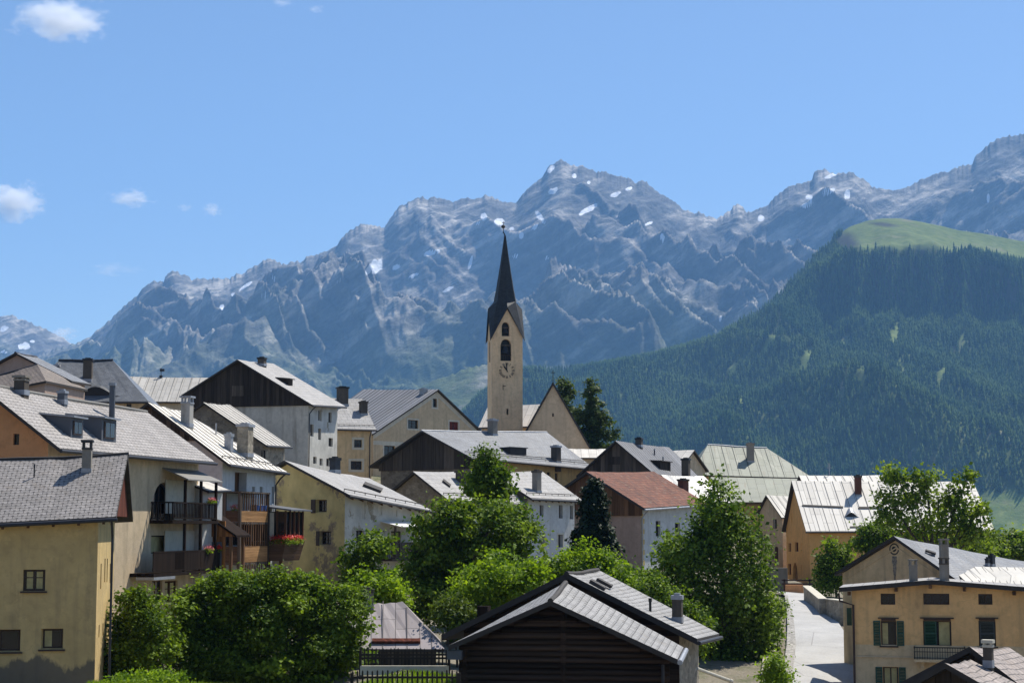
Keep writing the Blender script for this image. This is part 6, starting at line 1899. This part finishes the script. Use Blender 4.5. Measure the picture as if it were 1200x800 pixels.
def free_chimney(H, px, yb, yt, wpx, Y, mat, style, capm=None):
    c = P(px, yb, Y); w = wpx * Y / FPX; zt = zat(Y, yt); m = MB()
    m.cbox((c.x, c.y, (c.z - .5 + zt - .3) / 2), (1, 0, 0), (0, 1, 0), (w, w, zt - .3 - c.z + .5)); o = m.build('chimney', M[mat], H.root)
    k = MB(); k.cbox((c.x, c.y, zt - .03), (1, 0, 0), (0, 1, 0), (w * 1.2, w * 1.2, .07)); k.cbox((c.x, c.y, zt - .29), (1, 0, 0), (0, 1, 0), (w * 1.12, w * 1.12, .06))
    for a in (-1, 1):
        for b in (-1, 1): k.cbox((c.x + a * w * .4, c.y + b * w * .4, zt - .16), (1, 0, 0), (0, 1, 0), (w * .22, w * .22, .2))
    k.build('cap', M[capm or mat], o)
    return o
free_chimney(h, 1070.3, 677, 655, 8.2, 84, 'chim', 'arch')
free_chimney(h, 1106.5, 677, 653, 9.0, 84, 'chim', 'arch', 'chimdark')
free_chimney(h, 1106.5, 660, 631, 9.2, 85.5, 'chim', 'arch')
# side wing of the oculus house towards the street: green shutter on the left wall
m = MB(); a = P(995.3, 722, 88.5); m.cbox(tuple(a), (1, 0, 0), (0, 1, 0), (.24, .06, .85)); m.build('shutter', M['green'], HG or h.root)

# retaining wall with pale coping above the street
def wall_run(name, label, pts, th, mat, cop='trim', copw=.06):
    """pts: (px, py_top, Y)"""
    P3 = [P(*p) for p in pts]; root = empty(name, tuple(P3[0])); root.location.z = gz(P3[0].x, P3[0].y); tag(root, label, 'wall')
    m = MB(); k = MB()
    for a, b in zip(P3[:-1], P3[1:]):
        d = V((b.x - a.x, b.y - a.y, 0)); n = V((-d.y, d.x, 0)).normalized()
        if n.y < 0: n = -n
        ga, gb = gz(a.x, a.y) - .5, gz(b.x, b.y) - .5
        B = [V((a.x, a.y, ga)), V((b.x, b.y, gb)), V((b.x, b.y, gb)) + n * th, V((a.x, a.y, ga)) + n * th]
        T = [a.copy(), b.copy(), b + n * th, a + n * th]
        m.hexa(B, T)
        c0 = [x - n * .06 if i < 2 else x + n * .06 for i, x in enumerate(T)]
        k.hexa([x + U3 * .003 for x in c0], [x + U3 * copw for x in c0])
    m.build('masonry', M[mat], root); k.build('coping', M[cop], root)
wall_run('retaining_wall', 'grey retaining wall with pale coping stepping down beside the street', [(949,687,118),(958,694,114),(968,702,109),(984,704,106)], .4, 'rubble')
wall_run('boundary_wall', 'mossy dry-stone wall along the left edge of the street', [(914,704,120),(913,722,109),(909,748,98),(906,790,85)], .5, 'stone', 'stone')

h = House('stone_roofed_house', 'brown stone-tiled stepped roof with a tall chimney in the bottom right corner', 'house', (1240,836), 53, 60, 1, L=4.5, apex=(1136,757), gpt=(1030,812), rf=758, oe=.5, og=.3, roof='browntile', wall='greywood', gwall='darkwood', th=.18)
h.build_walls()
h.chimney(1158.5, 779, 749, 8.5, 'chimdark', 'slab', capm='trim', dep=1.2)
h = House('stone_roofed_annex', 'lower front part of the brown stone-tiled roof, dark gable below', 'house', (1228,845), 49.5, 64, 1, L=3.4, apex=(1107,776), gpt=(1000,838), rf=772, oe=.5, og=.35, roof='browntile', wall='greywood', gwall='darkwood', th=.16)
h.build_walls()

# ================================================================== barn, sheds, fences
h = House('barn', 'upper grey-shingled barn roof with chimney and skylights, set behind log gable', 'barn', (817,748), 66, 75, 1, lpt=(843,742), apex=(664,671), rf=667, oe=.75, og=.5, roof='barnroof', wall='rubble', gwall='logs', th=.22)
h.build_walls(); h.gutter('darkmetal'); h.ridgecap('edge', .09)
h.patch(((690,682.5),(707,692),(709,691),(692,681.5)), .12, 'edge', 'skylight'); h.patch(((698,680.5),(715,689.5),(717,688.5),(700,679.8)), .12, 'edge', 'skylight')
h.chimney(794, 727, 697, 11, 'chimdark', 'plain', capm='zinc')
h.chimney(762, 715, 701, 3, 'black', 'pipe', capm='black')
m = MB(); p = P(567, 722, 69); m.cbox((p.x, p.y, p.z - .1), h.e, h.g, (.42, .42, 1.0)); m.build('chimney', M['shadewood'], h.root)
HB_ = h
h = House('log_barn', 'dark log barn with grey shingle roof in the bottom foreground', 'barn', (794,772), 60, 82, 1, L=4.6, lpt=(801,758), apex=(645,703), gpt=(525,756), rf=682, oe=.55, og=.55, roof='barnroof', wall='logs', gwall='logs', th=.18)
h.build_walls(); h.ridgecap('edge', .1)
o_, d_, n_, nn_ = h.face('G')
m = MB(); z = h.zb + .15; k = 0; top = lambda t: h.zroof(h.oe + t, h.og) - h.th - .02
rg = random.Random(3)
while z < h.zR0 - .4:
    ta, tb = -.25, n_ + .25
    if top(0) < z + .12: ta = (z + .12 - top(0)) / ((top(h.uA - h.oe) - top(0)) / (h.uA - h.oe))
    if top(n_) < z + .12: tb = n_ - (z + .12 - top(n_)) / ((top(h.uA - h.oe) - top(n_)) / (n_ - h.uA + h.oe))
    ta, tb = max(ta, -.25), min(tb, n_ + .25)
    if tb - ta > .5:
        j = [rg.uniform(-.02, .02) for _ in range(6)]
        pts = [o_ + d_ * lerp(ta, tb, q / 5) + U3 * (z + j[q]) + nn_ * .05 for q in range(6)]
        m.tube(pts, [.098 + rg.uniform(-.012, .012) for _ in range(6)], 10)
    z += .195; k += 1
m.build('log_courses', M['logs'], h.root, smooth=True)
m = MB()
for t in (-.05, n_ * .5, n_ + .05):
    z0 = h.zb; m = MB()
    m.tube([o_ + d_ * t + nn_ * .02 + U3 * z0, o_ + d_ * t + nn_ * .02 + U3 * (top(min(max(t, 0), n_)) - .2)], .14, 8)
    m.build('log_post', M['logs'], h.root)
m = MB(); a, b = h.pt(-.08, -.05, h.zE0 - .1), h.pt(-.08, h.L + .05, h.zE1 - .1); m.tube([a, b], .09, 8); m.build('gutter', M['zinc'], h.root)
m = MB(); a, b = P(817, 783, 61), P(855, 797, 62); m.tube([a, b], .06, 10); m.tube([b, b + (b - a).normalized() * .12], .075, 10); o = m.build('rain_spout', M['trim'], h.root)
m = MB(); a = h.pt(.5, .2, h.zE0 - .2); m.tube([a, V((a.x, a.y, h.zb))], .05, 8); m.build('downpipe', M['darkmetal'], h.root)
m = MB(); q = h.pt(h.W - .2, .25, h.zG0 - .2); m.cbox((q.x, q.y, q.z - .12), h.e, h.g, (.3, .5, .3)); m.build('gutter_box', M['bluemetal'], h.root)

h = House('pavilion', 'low hipped shed with pinkish sheet roof beside the log barn', 'shed', (521,760), 74, -4, -1, lpt=(388,760), W=6.5, r=.5, apex=(None,704), oe=.35, og=.35, hip0=1.7, hip1=.6, roof='pinkmetal', wall='greywood', th=.12)
h.build_walls(); h.seams(1.0, .02)
h.chimney(432.5, 712, 690, 10, 'chim', 'plain', capm='chimdark')
h.patch(((436,750.5),(492.5,750.5),(492.5,754),(436,754)), .12, 'redwood', 'snow_bar')

def picket_fence(label, pts, hgt, step, base=None):
    P3 = [V(p) for p in pts]
    root = empty('picket_fence', tuple(P3[0])); tag(root, label, 'fence', 'picket fences in the garden')
    m = MB(); pm = MB(); rm = MB(); bm_ = MB(); rg = random.Random(len(pts) + int(step * 100))
    for a, b in zip(P3[:-1], P3[1:]):
        d = (b - a); L = d.length; dn = d.normalized(); hn = V((dn.x, dn.y, 0)).normalized(); n = V((-hn.y, hn.x, 0)); t = 0.03
        while t < L:
            q = a + dn * t; hh = hgt + rg.uniform(-.025, .025); w = .055; tl = rg.uniform(-.012, .012)
            m.prism([q - hn * w / 2, q + hn * w / 2, q + hn * (w / 2 + tl) + U3 * hh, q + hn * tl + U3 * (hh + .05), q - hn * (w / 2 - tl) + U3 * hh], n * -.022)
            t += step
        for z in (.22, hgt - .22): rm.box(a + U3 * z + n * .002, d, U3 * .07, n * .04)
        k = max(1, int(L / 1.9))
        for i in range(k + 1):
            q = lerp(a, b, i / k); pm = MB(); pm.box(q - hn * .05 - U3 * .5 + n * .045, hn * .1, n * .1, U3 * (hgt + .45)); pm.build('post', M['picket'], root)
        if base: bm_.box(a - U3 * .35 + n * .01, d, U3 * .33, n * .15)
    m.build('pickets', M['picket'], root); rm.build('rail', M['picket'], root);
    if base: bm_.build('footing', M[base], root)
def gp_(px, Y, dz=0):
    x = (px - 600) / FPX * Y; return V((x, Y, gz(x, Y) + dz))
a, b = P(422, 779, 66), P(526, 779, 66)
picket_fence('upper picket fence with pale footing, in front of the pinkish shed', [a, b], 18 * 66 / FPX, .135, base='trim')
a, b = P(412, 812, 58.5), P(538, 812, 58.5)
picket_fence('lower picket fence at the bottom edge left of the log barn', [a, b], 25 * 58.5 / FPX, .16)
lp = P(257.5, 686, 88); zg_ = gz(lp.x, lp.y)
r_ = empty('street_lamp', (lp.x, lp.y, zg_)); tag(r_, 'white capped garden lamp poking out of the bushes', 'street lamp')
m = MB(); m.tube([V((lp.x, lp.y, zg_ - .2)), V((lp.x, lp.y, lp.z - .1))], .04, 8); m.build('pole', M['darkmetal'], r_)
m = MB(); m.tube([lp - U3 * .25, lp - U3 * .2, lp + U3 * .1, lp + U3 * .14], [.08, .13, .15, .1], 12); m.build('lantern', M['awning'], r_)
m = MB(); m.tube([lp + U3 * .145, lp + U3 * .2, lp + U3 * .28], [.2, .17, .04], 12); m.build('cap', M['awning'], r_)

# small lean-to and courtyard roofs between the long house and the white gabled house
h = House('leanto_shed', 'small bright lean-to roof between balconied house and white gabled house', 'shed', (243,574.5), 89, 68, 1, lpt=(268,573.5), W=2.4, r=.96, apex=(None,556), oe=.3, og=.1, roof='palemetal', wall='white', th=.1)
h.build_walls(); h.gutter('darkmetal')
# ================================================================== trees and shrubs
BG = 'garden shrubs at the foot of the houses'
tree('shrub', 'round leafy shrub right beside the ochre plaster house', 'shrub', 70, [(160,740,30,42),(145,775,22,30),(182,762,26,36),(166,712,20,16)], 165, 15300, 0.148, 'leaf_bush', BG, 21, .06, up=.75)
tree('shrub', 'huge dark bush with sunlit top filling the bottom left', 'shrub', 72, [(232,728,34,36),(268,716,30,40),(300,712,34,34),(335,704,34,32),(368,716,32,32),(398,726,32,34),(262,758,48,40),(320,760,56,46),(385,768,46,40),(228,775,30,30),(255,790,40,20),(330,792,60,20),(285,690,20,12),(322,686,22,12),(352,688,20,10),(414,708,16,14),(246,694,14,12)], 310, 62000, .145, 'leaf_bush', BG, 22, .1, up=.75, dscale=1.2)
tree('shrub', 'bright young shrub under the timber gallery', 'shrub', 84, [(278,684,12,14),(300,692,14,10),(328,690,14,8)], 285, 3060, 0.148, 'leaf_bright', BG, 23, .05)
tree('shrub', 'low weeds with sunlit tips at the very bottom left', 'shrub', 58, [(180,796,30,8),(150,800,20,6)], 170, 2550, 0.104, 'leaf_bright', BG, 24, .03)
tree('tree', 'young tree with loose branches against the cream house', 'tree', 94, [(425,650,20,16),(420,672,18,16),(440,690,22,18),(455,683,20,16),(412,690,16,14),(442,635,14,9)], 432, 8840, 0.192, 'leaf_bush', None, 25, .1, gaps=.42)
tree('shrub', 'bright green shrub behind the pinkish shed chimney', 'shrub', 80, [(445,690,24,22),(462,700,18,14),(425,700,18,16)], 445, 5100, 0.163, 'leaf_bright', BG, 26, .06)
tree('maple_tree', 'big maple in the centre spreading in front of the row houses', 'tree', 90, [(528,616,28,28),(510,648,28,30),(545,645,40,38),(590,632,34,34),(603,660,28,30),(525,680,40,36),(560,690,44,30),(500,675,20,26),(580,606,26,18),(525,594,11,12),(543,596,10,10),(608,616,18,18),(498,622,14,12),(520,710,40,22),(488,646,12,14)], 530, 40800, 0.207, 'leaf_maple', None, 27, .26, gaps=.40)
tree('tree', 'dark leafy treetop standing in front of the light grey roofs', 'tree', 100, [(571,541,11,12),(577,558,14,12),(567,573,14,12),(578,590,12,10),(560,556,8,8),(571,530,6,6),(588,575,8,8)], 576, 8840, 0.222, 'leaf_bush', None, 28, .18, gaps=.35)
tree('shrub', 'yellow-green shrub rising left of the log barn roof', 'shrub', 78, [(585,680,34,26),(560,695,28,22),(610,688,26,20),(545,712,20,16),(625,675,16,12)], 585, 13600, 0.163, 'leaf_bright', BG, 29, .08, gaps=.3)
spruce('thuja_tree', 'dark dense thuja between the pale house and the red roof', 696, 561, 668, 112, 29, 31, 'thuja', None, .26, 40, 1.8, powr=.5)
tree('shrub', 'bright round shrub under the dark thuja', 'shrub', 92, [(690,660,28,20),(672,664,20,16),(708,672,20,18),(650,668,18,12)], 690, 11050, 0.178, 'leaf_bright', BG, 32, .08)
tree('shrub', 'light green shrub behind the barn skylights', 'shrub', 90, [(742,686,22,18),(760,692,16,16),(725,690,14,12)], 742, 7140, 0.178, 'leaf_bright', BG, 33, .07)
tree('birch_tree', 'tall drooping birch between the red roof and the street', 'tree', 92, [(842,585,26,22),(850,610,36,26),(825,635,42,28),(865,640,38,32),(800,660,36,28),(845,680,46,36),(885,680,24,38),(810,705,38,30),(860,725,40,36),(880,760,28,40),(835,745,34,34),(850,785,36,26),(880,792,24,16),(835,792,20,14),(893,720,16,30),(785,650,18,14)], 855, 51000, 0.192, 'leaf_birch', None, 34, .24, droop=.55, gaps=.44)
tree('shrub', 'small shrub at the street edge by the bottom frame', 'shrub', 80, [(908,782,11,14),(915,796,12,8),(902,795,10,8)], 908, 2380, 0.148, 'leaf_bright', BG, 35, .04)
tree('shrub', 'ivy-like greenery covering the dry-stone wall by the street', 'shrub', 97, [(905,728,8,24),(900,752,8,22),(914,712,6,10)], 904, 3060, 0.148, 'leaf_birch', BG, 36, .04)
tree('shrub', 'dark green shrub in front of the orange house wall', 'shrub', 130, [(978,655,14,16),(972,672,15,16),(985,674,14,14),(978,642,8,8),(966,688,12,12)], 977, 5440, 0.222, 'leaf_bush', BG, 37, .08)
tree('ash_tree', 'airy ash tree with bare limbs in front of the bright white roof', 'tree', 120, [(1052,560,14,12),(1045,585,14,12),(1070,580,18,14),(1085,562,13,10),(1100,590,18,16),(1122,580,12,18),(1133,560,9,8),(1132,604,20,16),(1060,610,20,14),(1090,618,24,14),(1125,626,24,14),(1150,622,16,14),(1040,608,14,8),(1150,595,10,8)], 1090, 17850, 0.252, 'leaf_ash', None, 38, .17, gaps=.66, shell=.6)
tree('tree', 'leafy green tree cut by the right edge behind the slate roof', 'tree', 140, [(1178,642,22,15),(1200,648,22,18),(1160,648,16,11),(1190,632,14,9)], 1185, 10200, 0.252, 'leaf_ash', None, 39, .2, gaps=.35)
tree('tree', 'dark bushy trees beside the orange house eaves, left of the ash', 'tree', 128, [(1030,628,18,12),(1015,640,14,8),(1045,634,16,10)], 1032, 4420, 0.222, 'leaf_bush', None, 40, .14, gaps=.3)
spruce('spruce_tree', 'tall open spruce right of the church gable', 694, 441, 540, 208, 40, 41, 'needle', None, .36, 16, 1.4, powr=.62)
spruce('spruce_tree', 'denser dark spruce half hidden by the church gable', 660, 440, 545, 222, 52, 42, 'needle', None, .36, 19, 1.5, powr=.6)
tree('tree', 'small tree mass behind the slate roof and ash at right', 'tree', 132, [(1110,640,26,12),(1140,645,24,12),(1085,636,18,10)], 1110, 6120, 0.222, 'leaf_ash', None, 43, .14, gaps=.3)
tree('shrub', 'leafy growth at the foot of the maple beside the pinkish shed', 'shrub', 76, [(535,722,16,20),(545,738,12,14),(520,715,12,14)], 537, 3740, 0.148, 'leaf_olive', BG, 44, .05, gaps=.3)
tree('shrub', 'greenery between birch and log barn chimney', 'shrub', 82, [(775,700,22,18),(795,718,20,18),(812,740,18,20),(760,690,14,10)], 785, 7140, 0.163, 'leaf_birch', BG, 45, .06, droop=.2)

# garden grass between and below the fences
def grass():
    rg = np.random.default_rng(77); n = 26000
    px = np.concatenate([rg.uniform(405, 545, n // 2), rg.uniform(110, 420, n // 2)]); Y = np.concatenate([rg.uniform(56.5, 65.5, n // 2), rg.uniform(54, 66, n // 2)])
    x = (px - 600) / FPX * Y; z = ground_np(x, Y)
    h = rg.uniform(.06, .2, n); a = rg.uniform(0, 6.28, n); w = .012 + .01 * rg.uniform(size=n); lx, ly = rg.normal(0, .05, n), rg.normal(0, .05, n)
    p0 = np.stack([x - np.cos(a) * w, Y - np.sin(a) * w, z - .01], -1); p1 = np.stack([x + np.cos(a) * w, Y + np.sin(a) * w, z - .01], -1); p2 = np.stack([x + lx, Y + ly, z + h], -1)
    vs = np.stack([p0, p1, p2], 1).reshape(-1, 3)
    o = np_mesh('grass', vs, np.arange(n * 3).reshape(n, 3), [M['leaf_bright']], attrs={'rnd': ('FACE', rg.uniform(size=n))})
    tag(o, 'short sunlit lawn grass around the garden fences', 'grass', kind='stuff')
grass()
